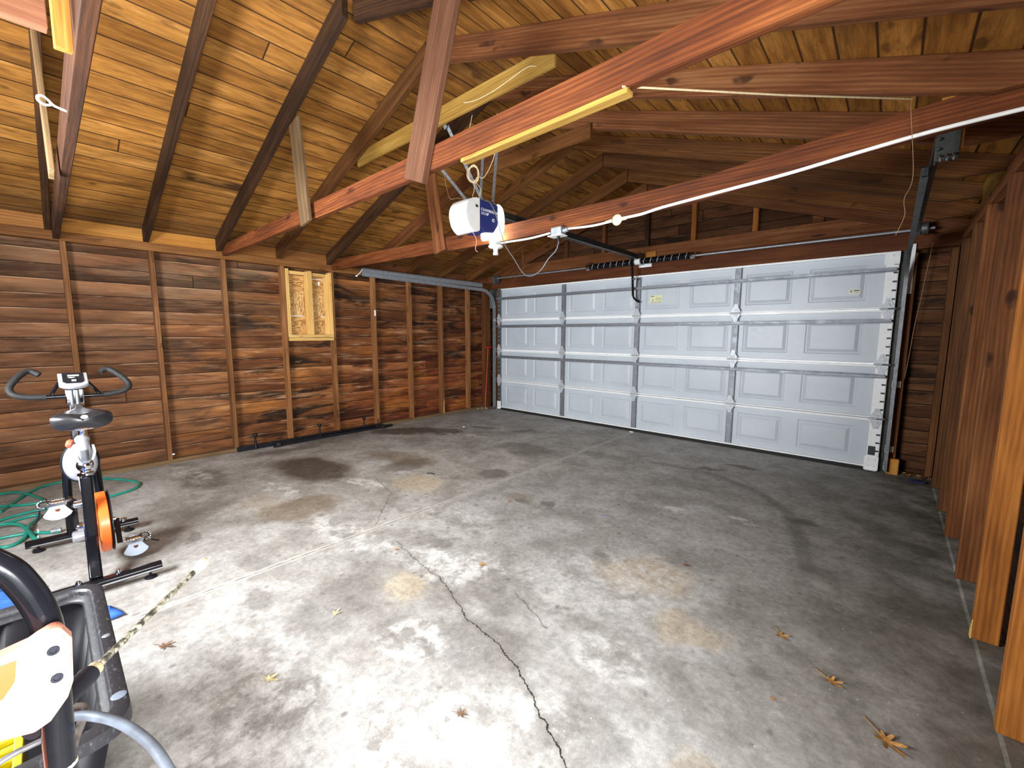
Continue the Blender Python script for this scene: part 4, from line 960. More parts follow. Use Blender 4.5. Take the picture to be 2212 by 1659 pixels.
# ------------------------------------------------------------------ boarded window
wn = thing('window_1', None, None, (-.28, -3.14, 1.28), kind='structure')
Y0, Y1, Z0, Z1 = -3.418, -2.858, 1.30, 2.125
def wl(nm, x0, x1, y0, y1, z0, z1, m, ax, **k):
    c = ((x0+x1)/2, (y0+y1)/2, (z0+z1)/2)
    e = {'Z': (c[0], c[1], c[2]+1), 'Y': (c[0], c[1]+1, c[2])}[ax]
    return obj(nm, MB().box(x0, x1, y0, y1, z0, z1), m, wn, M=frame(c, e), bevel=.002, **k)
wl('side_board', -.326, -.238, Y0, Y0+.038, Z0, Z1, M_FRESH, 'Z'); wl('side_board', -.326, -.232, Y1-.036, Y1, Z0, Z1-.0, M_FRESH, 'Z')
wl('side_board', -.326, -.262, Y1-.075, Y1-.038, Z0+.03, Z1-.02, M_FRESH, 'Z')
wl('mullion', -.326, -.250, -3.175, -3.150, Z0+.02, Z1-.01, M_FRESH, 'Z'); wl('mullion', -.300, -.236, -3.148, -3.108, Z0+.02, Z1-.005, M_FRESH, 'Z')
wl('head_board', -.326, -.255, Y0+.038, -3.176, 2.065, 2.105, M_FRESH, 'Y'); wl('head_board', -.326, -.255, -3.107, Y1-.076, 2.065, 2.105, M_FRESH, 'Y')
wl('sill_board', -.326, -.230, Y0+.002, Y1-.001, 1.300, 1.338, M_FRESH, 'Y'); wl('sill_board', -.326, -.215, Y0+.004, Y1-.01, 1.258, 1.296, M_FRESH, 'Y')
for y0, y1 in ((Y0+.04, -3.178), (-3.106, Y1-.078)):
    wl('plywood_panel', -.328, -.320, y0, y1, 1.34, 2.062, M_PLYH, 'Y')
    wl('plywood_patch', -.319, -.312, y0+.002, y1-.002, 1.575, 1.835, M_PLYV, 'Y')
wl('light_gap', -.3195, -.3135, Y0+.045, -3.21, 1.560, 1.572, M_WPL, 'Y', plabel='thin white strip'); wl('light_gap', -.3195, -.3135, -2.985, Y1-.08, 1.560, 1.570, M_WPL, 'Y', plabel='thin white strip')
wl('light_gap', -.3195, -.3135, -3.09, Y1-.08, 2.030, 2.040, M_WPL, 'Y', plabel='thin white strip'); wl('white_chip', -.3195, -.314, -3.0, -2.975, 1.965, 2.01, M_WPL, 'Y')

# ------------------------------------------------------------------ red rod in the far corner
rr_ = thing('red_rod', 'thin red steel rod with T handle leaning in the far left corner', 'rod', (-.11, -.20, 0))
obj('rod', MB().cyl((-.115, -.205, .004), (-.185, -.06, 1.10), .008, 10), M_RED, rr_)
obj('t_handle', MB().cyl((-.20, -.125, 1.118), (-.17, .01, 1.112), .011, 10), M_RED, rr_)

# ------------------------------------------------------------------ black metal rack lying along the left wall
bk = thing('metal_rack', 'long black metal rack parts lying on the floor along the left wall', 'rack', (-.15, -3.1, 0))
def bx(nm, p0, p1, w_, h_): return obj(nm, MB().bar(p0, p1, w_, h_), M_BLACKP, bk, bevel=.002)
bx('long_bar', (-.215, -4.05, .030), (-.205, -2.35, .030), .030, .050)
bx('long_bar', (-.165, -3.55, .020), (-.125, -2.10, .020), .032, .032)
bx('long_bar', (-.125, -3.70, .018), (-.155, -2.95, .018), .030, .030)
bx('flat_bar', (-.19, -3.3, .055), (-.15, -2.25, .050), .035, .010)
for y, h_ in ((-3.865, .175), (-3.12, .170), (-2.50, .170)):
    p = obj('post', MB().lathe([(.022, 0), (.020, .03), (.010, .075), (.009, h_-.04), (.020, h_-.035), (.024, h_-.015), (.018, h_)], (-.20, y, .012), (0, 0, 1), 12), M_BLACKP, bk)
for x, y in ((-.085, -3.66), (-.045, -2.29)):
    obj('knob', MB().lathe([(.012, -.03), (.028, -.028), (.030, -.012), (.026, .0), (.012, .002)], (x, y, .034), (1, -.3, 0), 14), M_BLACKP, bk)
obj('clamp', MB().box(-.20, -.12, -2.36, -2.26, .012, .062), M_BLACKP, bk, bevel=.006)
obj('wing_nut', MB().lathe([(.018, 0), (.008, .03), (.006, .075), (.012, .08)], (-.17, -2.30, .05), (0, 0, 1), 8), M_BLACKP, bk)

# ------------------------------------------------------------------ exercise bike, seen from behind
YB_ = -5.335
bike = thing('exercise_bike', 'black upright exercise bike with silver console and orange flywheel', 'exercise bike', (1.85, YB_, 0))
def bar_round(nm, p0, p1, r, m=M_BLACK, par=bike, seg=14, **k): return obj(nm, MB().cyl(p0, p1, r, seg), m, par, **k)
def foot(nm, x, y0, y1, dx):
    mb = MB(); n = 17
    def fn(i, j):
        a = 2*PI*i/20; y = y0+(y1-y0)*j/1.0; xx = x+dx*j
        return (xx+.030*math.copysign(abs(math.cos(a))**.6, math.cos(a)), y, .052+.021*math.copysign(abs(math.sin(a))**.6, math.sin(a)))
    mb.grid(fn, 20, 2, cu=True); mb.f += [tuple(range(19, -1, -1)), tuple(range(20, 40))]
    f = obj(nm, mb, M_BLACK, bike)
    obj('highlight_strip', MB().bar((x+.030, y0, .045), (x+dx+.030, y1, .045), .003, .008), M_CHROME, f)  # chrome strip added to imitate the highlight along the glossy bar
    for t in (.10, .90):
        y = y0+(y1-y0)*t; obj('levelling_foot', MB().lathe([(.005, .0), (.026, .0), (.028, .006), (.020, .012), (.006, .016), (.006, .034)], (x+dx*t+.012, y, 0), (0, 0, 1), 16), M_BLACKP, f)
    return f
f1 = foot('base_bar', 2.245, -5.60, -5.085, .02); f2 = foot('base_bar', 1.385, -5.605, -5.090, .045)
obj('bar_clamp', MB().box(1.40, 1.455, -5.405, -5.345, .030, .085), M_SILVER, f2, bevel=.008)
for x, y in ((2.245, -5.26), (2.245, -5.41)): obj('bolt', MB().lathe([(.014, 0), (.014, .006), (.008, .018), (.001, .020)], (x, y, .072), (0, 0, 1), 10), M_CHROME, f1)
obj('bolt', MB().lathe([(.016, 0), (.016, .018), (.001, .020)], (1.42, -5.16, .072), (0, 0, 1), 12), M_CHROME, f2)
obj('main_beam', MB().bar((2.245, -5.345, .065), (1.90, -5.335, .235), .052, .058), M_BLACK, bike, bevel=.008)
obj('seat_tube', MB().bar((1.965, -5.335, .17), (1.965, -5.331, .565), .050, .060, up=(1, 0, 0)), M_BLACK, bike, bevel=.010, seg=3)
obj('collar', MB().lathe([(.030, 0), (.034, .004), (.034, .016), (.026, .020)], (1.965, -5.330, .563), (0, 0, 1), 20), M_CHROME, bike)
obj('seat_post', MB().cyl((1.965, -5.330, .57), (1.985, -5.328, .72), .021, 18), M_CHROME, bike)
obj('clamp_ball', MB().lathe([(.022, -.03), (.032, -.022), (.036, -.004), (.034, .012), (.028, .020), (.034, .026), (.030, .034), (.021, .036)], (1.972, -5.329, .625), (0, 0, 1), 20), M_CHROME, bike)
mb = MB(); mb.tube(smooth([(2.00, -5.326, .655), (2.022, -5.327, .70), (2.020, -5.328, .745), (1.998, -5.329, .775)], 5), [.026]*15+[.024], 14); mb.ell((1.998, -5.329, .770), .034, .031, .030)
sb_ = obj('seat_bracket', mb, M_SILVER, bike)
obj('inner_sleeve', MB().cyl((2.040, -5.326, .665), (2.046, -5.327, .722), .017, 16), M_GALVD, sb_)
obj('bolt_lever', MB().tube(smooth([(2.02, -5.292, .74), (2.03, -5.288, .70), (2.03, -5.300, .66)], 5), .006, 8).tube(smooth([(2.02, -5.362, .72), (2.03, -5.364, .69), (2.03, -5.350, .655)], 5), .006, 8), M_WHITE, sb_)
kn = MB().lathe([(.008, -.010), (.022, -.006), (.024, .006), (.014, .016), (.001, .018)], (1.99, -5.375, .755), (-.2, -1, .3), 14)
obj('adjuster_knob', kn, plain('orange_red_plastic', (.80, .12, .06), .4), bike)
obj('upper_post', MB().cyl((2.0, -5.328, .79), (2.045, -5.325, .862), .014, 14).lathe([(.014, 0), (.020, .01), (.018, .03), (.012, .036)], (2.02, -5.326, .826), (.5, 0, 1), 14), M_CHROME, bike)
# saddle
mb = MB(); NS, NR = 22, 28
def seat_fn(i, j):
    t = j/(NS-1); x = 1.925+.295*t
    w_ = .024+.090/(1+math.exp(-(t-.52)/.085))
    e = min(1, (1-t)/.10+.02); e2 = min(1, t/.06+.25); cap = math.sqrt(max(0, 1-(1-min(1, e))**2))*math.sqrt(max(.05, 1-(1-min(1, e2))**2))
    a = 2*PI*i/NR; y = math.copysign(abs(math.cos(a))**.62, math.cos(a)); z = math.copysign(abs(math.sin(a))**.60, math.sin(a))
    hz = .035*cap; zc = .910+.014*(1-t)**2
    top = zc+hz*z*(1.0 if z > 0 else 1.35)
    if z > 0: top -= .013*math.exp(-(y*w_/.034)**2)*t*z
    if z > 0: top += .002*abs(y)*t
    else: top -= .010*(1-y*y)*t
    return (x, -5.325+y*w_*cap, top)
mb.grid(seat_fn, NR, NS, cu=True); mb.f += [tuple(range(NR-1, -1, -1)), tuple((NS-1)*NR+k for k in range(NR))]
sd = obj('saddle', mb, plain('black_vinyl', (.014, .014, .016), .30, 0, .5, .15, 30, .1), bike)
obj('saddle_badge', MB().ell((2.222, -5.318, .925), .004, .014, .010, 14, 8), M_WPL, sd)
obj('saddle_rail', MB().tube(smooth([(2.18, -5.385, .884), (2.20, -5.36, .866), (2.205, -5.325, .862), (2.20, -5.29, .864), (2.18, -5.265, .882)], 5), .006, 8).cyl((2.18, -5.38, .875), (1.98, -5.345, .90), .004, 8).cyl((2.18, -5.27, .873), (1.98, -5.305, .90), .004, 8), M_CHROME, sd)
pan = MB()
pan.grid(lambda i, j: (2.0+.19*j/6, -5.325+(-1+2*i/10)*(.045+.040*j/6), .872-.004*math.cos((-1+2*i/10)*PI/2)), 11, 7)
obj('saddle_pan', pan, M_BLACKP, sd, solid=.008)
# front legs, mast, housing
obj('front_leg', MB().tube(smooth([(1.41, -5.408, .06), (1.46, -5.406, .22), (1.55, -5.400, .46), (1.61, -5.39, .60)], 5), .021, 14), M_BLACK, bike)
obj('front_leg', MB().tube(smooth([(1.43, -5.262, .06), (1.47, -5.262, .22), (1.55, -5.268, .46), (1.61, -5.28, .60)], 5), .021, 14), M_BLACK, bike)
def drum(i, j):
    a = 2*PI*i/32; t = j/8; rr = math.sin(min(1, t*1.35)*PI/2)
    return (1.705-.055*t**2-(.05 if j == 8 else 0), -5.337+.075*rr*math.cos(a), .572+.108*rr*math.sin(a)*(1.12 if math.sin(a) > 0 else 1))
mb = MB(); mb.grid(drum, 32, 9, cu=True); mb.f.append(tuple(range(31, -1, -1))); mb.f.append(tuple(8*32+k for k in range(32)))
hs = obj('drive_housing', mb, M_SILVER, bike)
obj('housing_rim', MB().tube([(1.655, -5.337+.079*math.cos(2*PI*k/36), .575+.117*math.sin(2*PI*k/36)) for k in range(36)], .006, 8, closed=True), M_BLACKP, hs)
obj('mast', MB().bar((1.655, -5.350, .60), (1.600, -5.335, .96), .036, .040, up=(1, 0, 0)), M_BLACK, bike, bevel=.006)
obj('tension_cable', MB().tube(smooth([(1.72, -5.36, .68), (1.76, -5.357, .60), (1.82, -5.352, .48), (1.86, -5.350, .40)], 6), .004, 8), M_WPL, bike)
cl = MB().box(1.610, 1.640, -5.366, -5.288, .925, 1.015)
cp = obj('stem_clamp', cl, M_CHROME, bike, bevel=.006)
obj('clamp_groove', MB().cyl((1.640, -5.340, .925), (1.640, -5.340, 1.01), .010, 12).cyl((1.640, -5.316, .925), (1.640, -5.316, 1.01), .010, 12), M_GALVD, cp)
obj('bolt', MB().cyl((1.640, -5.355, .935), (1.648, -5.355, .935), .008, 6).cyl((1.640, -5.355, 1.0), (1.648, -5.355, 1.0), .006, 6), M_CHROME, cp)
L = [(1.60, -5.36, .972), (1.60, -5.44, .974), (1.60, -5.515, .982), (1.595, -5.562, 1.000), (1.575, -5.576, 1.035), (1.54, -5.552, 1.078), (1.50, -5.520, 1.112), (1.485, -5.498, 1.122), (1.487, -5.478, 1.114), (1.495, -5.458, 1.098)]
hb = smooth([(1.60, -5.34, .970)]+L, 6); obj('handlebar', MB().tube(hb[:22], .0125, 12).tube(smooth([(1.60, -5.30, .968), (1.60, -5.22, .966), (1.60, -5.18, .967)], 6), .0125, 12), M_BLACK, bike)
obj('foam_grip', MB().tube(hb[12:], .0165, 12), M_RUBBER, bike)
Rr = [(1.60, -5.20, .966), (1.60, -5.140, .974), (1.597, -5.098, .988), (1.580, -5.078, 1.012), (1.55, -5.092, 1.05), (1.51, -5.125, 1.088), (1.485, -5.152, 1.112), (1.480, -5.175, 1.116), (1.488, -5.198, 1.100)]
obj('foam_grip', MB().tube(smooth(Rr, 6), .0165, 12), M_RUBBER, bike)
obj('handlebar_brace', MB().cyl((1.60, -5.425, .975), (1.555, -5.385, 1.05), .009, 10).cyl((1.60, -5.215, .970), (1.555, -5.262, 1.045), .009, 10), M_BLACK, bike)
# console, tilted towards the rider
CM = Matrix.Translation((1.635, -5.325, 1.063)) @ Matrix.Rotation(R(36), 4, 'Y')
def con(poly, z0, z1): return MB().prism(poly, lambda a, b, d: CM @ Vector((b, a, d)), z0, z1)
outer = [(-.062, -.062), (-.050, -.062), (.050, -.062), (.062, -.062), (.062, .038), (.045, .054), (.020, .062), (-.020, .062), (-.045, .054), (-.062, .038)]
cn = obj('console', con(outer, -.012, .012), M_SILVER, bike, bevel=.004)
inner = [(-.044, -.058), (.044, -.058), (.044, .020), (.030, .034), (-.030, .034), (-.044, .020)]
fc = obj('console_face', con(inner, .012, .0145), M_BLACKP, cn)
obj('display', con([(-.022, -.040), (.026, -.040), (.026, -.026), (-.022, -.026)], .0145, .0155), M_LCD, cn)
obj('button', con([(-.008, .006), (.012, .006), (.012, .020), (-.008, .020)], .0145, .018), M_SILVER, cn)
obj('printed_mark', con([(-.022, -.018), (.008, -.018), (.004, -.013), (-.012, -.011)], .0145, .0152), M_WINK, cn)
# flywheel, crank, pedals
obj('flywheel', MB().lathe([(.012, -.024), (.165, -.024), (.175, -.019), (.175, .019), (.165, .024), (.012, .024)], (1.86, -5.279, .245), (0, 1, 0), 48), M_ORNG, bike)
obj('flywheel_cover', MB().lathe([(.15, -.003), (.176, -.003), (.176, .003), (.15, .003)], (1.86, -5.248, .245), (0, 1, 0), 48).bar((1.86, -5.248, .10), (1.86, -5.248, .39), .006, .03, up=(1, 0, 0)), M_BLACKP, bike)
obj('crank_axle', MB().cyl((1.86, -5.375, .245), (1.86, -5.225, .245), .013, 14).lathe([(.020, 0), (.024, .01), (.024, .05), (.016, .06)], (1.86, -5.385, .245), (0, 1, 0), 16), M_CHROME, bike)
obj('link_axle', MB().cyl((1.60, -5.40, .36), (1.90, -5.345, .36), .008, 10).lathe([(.010, 0), (.020, .006), (.020, .05), (.010, .056)], (1.88, -5.392, .385), (0, 1, 0), 16), M_CHROME, bike)
obj('bottom_bracket', MB().lathe([(.022, 0), (.030, .005), (.030, .055), (.022, .06)], (1.80, -5.41, .17), (0, 1, 0), 18), M_SILVER, bike)
crankL = obj('crank_arm', MB().bar((1.86, -5.388, .245), (1.80, -5.388, .395), .012, .024, up=(0, 1, 0)), M_BLACK, bike, bevel=.003)
crankR = obj('crank_arm', MB().bar((1.86, -5.222, .245), (1.93, -5.222, .115), .012, .024, up=(0, 1, 0)), M_BLACK, bike, bevel=.003)
def pedal(c, s_):
    x, y, z = c; ya = y+s_*.022; yb = y+s_*.092; y0, y1 = min(ya, yb), max(ya, yb)
    fr = MB(); fr.cyl((x, y, z), (x, yb, z), .006, 10)
    fr.box(x-.034, x+.034, y0-.003, y0+.003, z-.012, z+.012).box(x-.034, x+.034, y1-.003, y1+.003, z-.012, z+.012)
    fr.box(x-.036, x-.030, y0, y1, z-.010, z+.012).box(x+.030, x+.036, y0, y1, z-.012, z+.008).cyl((x, y0+.01, z), (x, y1-.01, z), .013, 12)
    for k in range(5): fr.box(x+.028, x+.037, y0+.008+k*.013, y0+.014+k*.013, z+.006, z+.014)
    p = obj('pedal', fr, M_CHROME, bike, bevel=.001)
    # weighted tail hanging below, facing the rider's back
    mid = (y0+y1)/2; fan = [(a*1.25, b*1.15) for a, b in [(-.024, 0), (.024, 0), (.030, -.012), (.046, -.036), (.040, -.048), (.022, -.060), (0, -.064), (-.022, -.060), (-.040, -.048), (-.046, -.036), (-.030, -.012)]]
    obj('pedal_weight', MB().prism(fan, lambda a, b, d: (x+.030+d-.25*b, mid+a, z-.010+b), 0, .010), M_GREYP, p, bevel=.002)
    obj('weight_window', MB().prism([(-.010, -.014), (.010, -.014), (.010, -.022), (.004, -.028), (-.004, -.028), (-.010, -.022)], lambda a, b, d: (x+.0405+d-.25*b, mid+a, z-.010+b), 0, .0012), M_RAFT_R, p, sm=False)
    lp = [(x-.034, yb-s_*.01, z+.008), (x-.02, yb+s_*.018, z+.018), (x+.005, yb+s_*.036, z+.012), (x+.025, yb+s_*.030, z-.006), (x+.034, yb+s_*.004, z-.012)]
    st_ = MB(); P = smooth(lp, 4)
    for a, b in zip(P[:-1], P[1:]):
        st_.bar(a, b, .014, .0025)
    wh = MB(); [wh.bar(P[i]+Vector((.001, s_*.002, .0015)), P[i+1]+Vector((.001, s_*.002, .0015)), .006, .0025) for i in range(0, len(P)-1, 2)]
    obj('toe_strap', [(st_, M_BLACKP), (wh, M_WINK)], None, p)
    obj('strap_buckle', MB().box(x+.012, x+.03, yb+s_*.030-.007, yb+s_*.030+.007, z-.016, z+.002), M_CHROME, p, bevel=.002)
    obj('strap_tail', MB().tube(smooth([(x+.022, yb+s_*.032, z-.012), (x+.024, yb+s_*.034, z-.04), (x+.012, yb+s_*.045, z-.075), (x-.005, yb+s_*.06, z-.10)] if s_ < 0 else [(x+.022, yb+.032, z-.012), (x+.02, yb+.05, z-.03), (x+.01, yb+.075, z-.045)], 4), .004, 6), M_BLACKP, p)
pedal((1.80, -5.394, .395), -1); pedal((1.93, -5.216, .115), 1)

# ------------------------------------------------------------------ garden hose
gh = thing('garden_hose', 'green garden hose lying in loose loops behind the exercise bike', 'hose', (.5, -5.6, 0))
H = .011
obj('hose', MB().tube(smooth([(.36, -5.75, H), (.17, -5.69, H), (-.04, -5.62, H), (-.20, -5.53, H), (-.225, -5.372, H), (-.107, -5.185, H), (.05, -5.07, H), (.20, -4.99, H), (.303, -4.958, H), (.40, -4.972, H), (.47, -5.01, H), (.538, -5.13, H), (.545, -5.26, H), (.55, -5.42, H), (.52, -5.56, H), (.55, -5.68, H), (.60, -5.80, H), (.55, -6.0, H), (.2, -6.15, H), (-.1, -6.1, H)], 6), .0105, 10), M_GREEN, gh)
obj('hose', MB().tube(smooth([(-.15, -6.0, H), (-.19, -5.80, H), (-.10, -5.68, H+.012), (.10, -5.58, H+.003), (.30, -5.53, H), (.30, -5.62, H), (.2, -5.76, H), (.15, -5.95, H), (.3, -6.1, H)], 6), .0105, 10), M_GREEN, gh)
obj('hose', MB().tube(smooth([(.68, -6.0, H), (.76, -5.85, H+.02), (.775, -5.72, H+.024), (.86, -5.64, H+.02), (1.02, -5.60, H+.012), (1.20, -5.57, H+.01), (1.24, -5.54, H)], 6), .0115, 10), M_GREEN, gh)
obj('hose', MB().tube(smooth([(.90, -6.0, H), (.98, -5.83, H), (1.00, -5.70, H), (1.03, -5.60, H), (1.10, -5.52, H), (1.14, -5.46, H)], 6), .0105, 10), M_GREEN, gh)
obj('hose', MB().tube(smooth([(.95, -6.0, H), (1.08, -5.80, H), (1.20, -5.69, H), (1.12, -5.62, H), (.95, -5.60, H+.02), (.80, -5.58, H), (.67, -5.55, H), (.64, -5.60, H), (.68, -5.70, H), (.72, -5.80, H), (.78, -5.98, H)], 6), .0105, 10), M_GREEN, gh)
obj('hose_fitting', MB().lathe([(.010, 0), (.014, .004), (.014, .03), (.017, .034), (.017, .05), (.010, .052)], (1.12, -5.50, .016), (.25, 1, 0), 14), M_GALV, gh)
obj('hose_tie', MB().tube([(1.06+.016*math.cos(2*PI*k/14), -5.555, .016+.016*math.sin(2*PI*k/14)) for k in range(14)], .004, 6, closed=True), M_WPL, gh)
obj('hose_tie', MB().tube([(1.20+.016*math.cos(2*PI*k/14), -5.555, .018+.016*math.sin(2*PI*k/14)) for k in range(14)], .004, 6, closed=True), M_WPL, gh)

# ------------------------------------------------------------------ blue tarp
def sheet(outline, n=26, amp=.018, z0=.004, sd=1):
    from mathutils.geometry import tessellate_polygon
    xs = [p[0] for p in outline]; ys_ = [p[1] for p in outline]; x0, x1, y0, y1 = min(xs), max(xs), min(ys_), max(ys_)
    bm = bmesh.new(); f = bm.faces.new([bm.verts.new((x, y, 0)) for x, y in outline]); bmesh.ops.triangulate(bm, faces=[f])
    for _ in range(5): bmesh.ops.subdivide_edges(bm, edges=[e for e in bm.edges if e.calc_length() > (x1-x0)/n], cuts=1, use_grid_fill=False); bmesh.ops.triangulate(bm, faces=bm.faces[:])
    bm.verts.ensure_lookup_table(); bm.verts.index_update()
    mb = MB(); vs = []
    for v in bm.verts:
        q = Vector((v.co.x*9+sd*7, v.co.y*9, sd)); vs.append((v.co.x, v.co.y, z0+amp*abs(mnoise.noise(q))*1.6+amp*.5*abs(mnoise.noise(q*2.7))))
    mb.add(vs, [tuple(v.index for v in f.verts) for f in bm.faces]); bm.free(); return mb
tag(obj('blue_tarp', sheet([(1.42, -6.0), (1.36, -5.86), (1.40, -5.70), (1.48, -5.66), (1.56, -5.625), (1.62, -5.63), (1.70, -5.68), (1.95, -5.66), (2.12, -5.60), (2.20, -5.50), (2.34, -5.40), (2.48, -5.315), (2.60, -5.275), (2.60, -5.335), (2.75, -5.42), (3.0, -5.5), (3.3, -6.1), (1.5, -6.1)], 30, .03), M_BLUE, solid=.002), 'crumpled blue tarp on the floor, partly under the black storage tote', 'tarp')

# ------------------------------------------------------------------ black storage tote
tt = thing('storage_tote', 'open black plastic storage tote with wide scuffed rim', 'tote', (3.50, -5.80, .04))
TX0, TX1, TY0, TY1, TZ = 3.06, 3.93, -6.22, -5.354, .42
zb = .045
def rr(x0, x1, y0, y1, r, n=5):
    out = []
    for cx, cy, a0 in ((x1-r, y1-r, 0), (x0+r, y1-r, PI/2), (x0+r, y0+r, PI), (x1-r, y0+r, 3*PI/2)):
        out += [(cx+r*math.cos(a0+PI/2*k/n), cy+r*math.sin(a0+PI/2*k/n)) for k in range(n+1)]
    return out
def ribbed(inset, z, depth, n_per=7):
    """rounded rectangle whose sides step in and out as upright ribs"""
    base = rr(TX0+inset, TX1-inset, TY0+inset, TY1-inset, .05); out = []
    P = [Vector((x, y, 0)) for x, y in base]; n = len(P)
    for i in range(n):
        a, b = P[i], P[(i+1) % n]; d = b-a; L_ = d.length
        if L_ < .1: out.append((a.x, a.y)); continue
        nn = Vector((-d.y, d.x, 0)).normalized()
        k = 9; out.append((a.x, a.y))
        for j in range(1, k):
            s_ = 1 if j % 2 else 0
            for q in (-.10, .10):
                t = (j+q)/k; dd = s_ if q > 0 else 1-s_
                pt = a+d*t+nn*depth*dd; out.append((pt.x, pt.y))
    return [(x, y, z) for x, y in out]
rings = [ribbed(.036, TZ-.03, .014), ribbed(.095, zb+.02, .014)]
wl_ = MB(); n = len(rings[0]); wl_.add(rings[0]+rings[1], [(i, (i+1) % n, n+(i+1) % n, n+i) for i in range(n)]+[tuple(range(2*n-1, n-1, -1))])
obj('tote_body', wl_, M_BLACKP, tt, solid=.006)
prof = [(.056, TZ-.034), (.050, TZ-.026), (.036, TZ-.020), (.035, TZ-.006), (.030, TZ), (.008, TZ), (.002, TZ-.004), (0, TZ-.034), (.005, TZ-.034)]
rg = [[(x, y, z) for x, y in rr(TX0+i_, TX1-i_, TY0+i_, TY1-i_, .075-min(.02, i_*.3))] for i_, z in prof]; n = len(rg[0]); rm = MB()
rm.add([p for r_ in rg for p in r_], [(k*n+i, k*n+(i+1) % n, (k+1)*n+(i+1) % n, (k+1)*n+i) for k in range(len(rg)-1) for i in range(n)])
def scuff():
    t = NT('scuffed_black_plastic'); c = t.coord(); a = t.noise(t.vm('MULTIPLY', c, (14, 30, 14)), 3, 8, .75); b = t.noise(c, 90, 5, .75)
    f = t.math('MULTIPLY', t.mr(a, .54, .66, 0, 1), t.mr(b, .42, .55, .2, .8))
    return t.fin(t.mix(t.math('MULTIPLY', f, .6), (.018, .018, .022), (.20, .21, .23)), .48, 0, .5)
rim = obj('rim', rm, scuff(), tt, solid=.003)
hd = MB(); hd.prism([(-.12, 0), (.12, 0), (.10, -.05), (-.10, -.05)], lambda a, b, d: (TX1-.006+d, -5.80+a, TZ-.02+b), 0, .010); obj('handle_grip', hd, M_BLACKP, tt, bevel=.003)
spots = MB()
for x, y, r_ in ((3.80, -5.373, .016), (3.50, -5.418, .012)): spots.lathe([(r_, 0), (r_*.8, .0012), (.001, .0014)], (x, y, TZ), (0, 0, 1), 14)
obj('rivet_boss', MB().lathe([(.016, 0), (.013, .0014), (.001, .0016)], (3.82, -5.373, TZ+.0015), (0, 0, 1), 14), M_HOSEG, tt); obj('rivet_boss', MB().lathe([(.010, 0), (.008, .0014), (.001, .0016)], (3.50, -5.373, TZ+.0015), (0, 0, 1), 14), M_GALV, tt)
obj('rolled_cloth', MB().ell((3.34, -5.505, .36), .03, .012, .05, 12, 8), M_GALV, tt)
# yellow crate inside the tote
yc = thing('plastic_crate', 'bright yellow slotted plastic crate inside the black tote', 'crate', (3.70, -5.66, .07))
mb = MB().box(3.55, 3.80, -5.74, -5.735, .07, .30).box(3.55, 3.80, -5.555, -5.550, .07, .30).box(3.795, 3.80, -5.74, -5.55, .07, .30).box(3.55, 3.555, -5.74, -5.55, .07, .30).box(3.55, 3.80, -5.74, -5.55, .07, .076)
obj('crate_walls', mb, M_YEL, yc)
for k in range(6): obj('crate_slat', MB().box(3.565+.043*k, 3.585+.043*k, -5.742, -5.548, .295, .312), M_YEL, yc, bevel=.003)
obj('crate_edge', MB().box(3.545, 3.81, -5.562, -5.545, .300, .318), M_YEL, yc, bevel=.003); obj('crate_edge', MB().box(3.545, 3.81, -5.745, -5.728, .300, .318), M_YEL, yc, bevel=.003)

# ------------------------------------------------------------------ pressure washer at the lower left
pwm = thing('pressure_washer', 'pressure washer with thick black tube handle and pale orange panel', 'pressure washer', (4.33, -5.72, 0))
path = [(4.33, -5.95, .10), (4.33, -5.96, .60), (4.33, -5.955, .92), (4.33, -5.93, 1.01), (4.33, -5.88, 1.06), (4.33, -5.75, 1.078), (4.33, -5.60, 1.075), (4.33, -5.535, 1.066), (4.33, -5.492, 1.025), (4.33, -5.473, .985), (4.33, -5.460, .935), (4.33, -5.457, .885), (4.33, -5.458, .82), (4.33, -5.460, .76), (4.33, -5.462, .69), (4.335, -5.465, .40), (4.34, -5.465, .10)]
obj('push_handle', MB().tube(smooth(path, 6), .0175, 18), M_BLACK, pwm)
obj('wear_ring', MB().lathe([(.0178, 0), (.0186, .001), (.0186, .004), (.0178, .006)], (4.33, -5.4625, .685), (0, 0, 1), 20), M_STRING, pwm)
PL = [(-5.62, .90), (-5.527, .911), (-5.500, .917), (-5.475, .921), (-5.466, .926), (-5.452, .932), (-5.444, .929), (-5.434, .907), (-5.438, .842), (-5.445, .821), (-5.464, .796), (-5.480, .790), (-5.510, .800), (-5.560, .815), (-5.62, .84)]
def pl(poly, x0, x1): return MB().prism(poly, lambda a, b, d: (d, a, b), x0, x1)
M_SCREW = plain('dark_screw', (.02, .02, .025), .9, 0, .05)
M_PALE = plain('overexposed_panel_plastic', (.80, .68, .64), .35, 0, .5, .03, 6)  # strong light on the panel face is put into this pale colour
pn = obj('front_panel', pl(PL, 4.352, 4.378), M_PEACH, pwm, bevel=.004, seg=3)
cy = sum(p[0] for p in PL)/len(PL); cz = sum(p[1] for p in PL)/len(PL)
obj('panel_face', pl([(cy+(a-cy)*.955, cz+(b-cz)*.94) for a, b in PL], 4.3785, 4.3805), M_PALE, pn)
obj('amber_window', pl([(-5.58, .91), (-5.514, .905), (-5.500, .908), (-5.486, .908), (-5.490, .879), (-5.502, .861), (-5.519, .858), (-5.58, .86)], 4.3808, 4.3825), M_ORANGEY, pn)
for y, z in ((-5.453, .902), (-5.453, .860)):
    sc2 = obj('screw', MB().lathe([(.0065, 0), (.0065, .002), (.0035, .0022), (.003, .0005), (.001, .0005)], (4.3812, y, z), (1, 0, 0), 16), M_SCREW, pn)
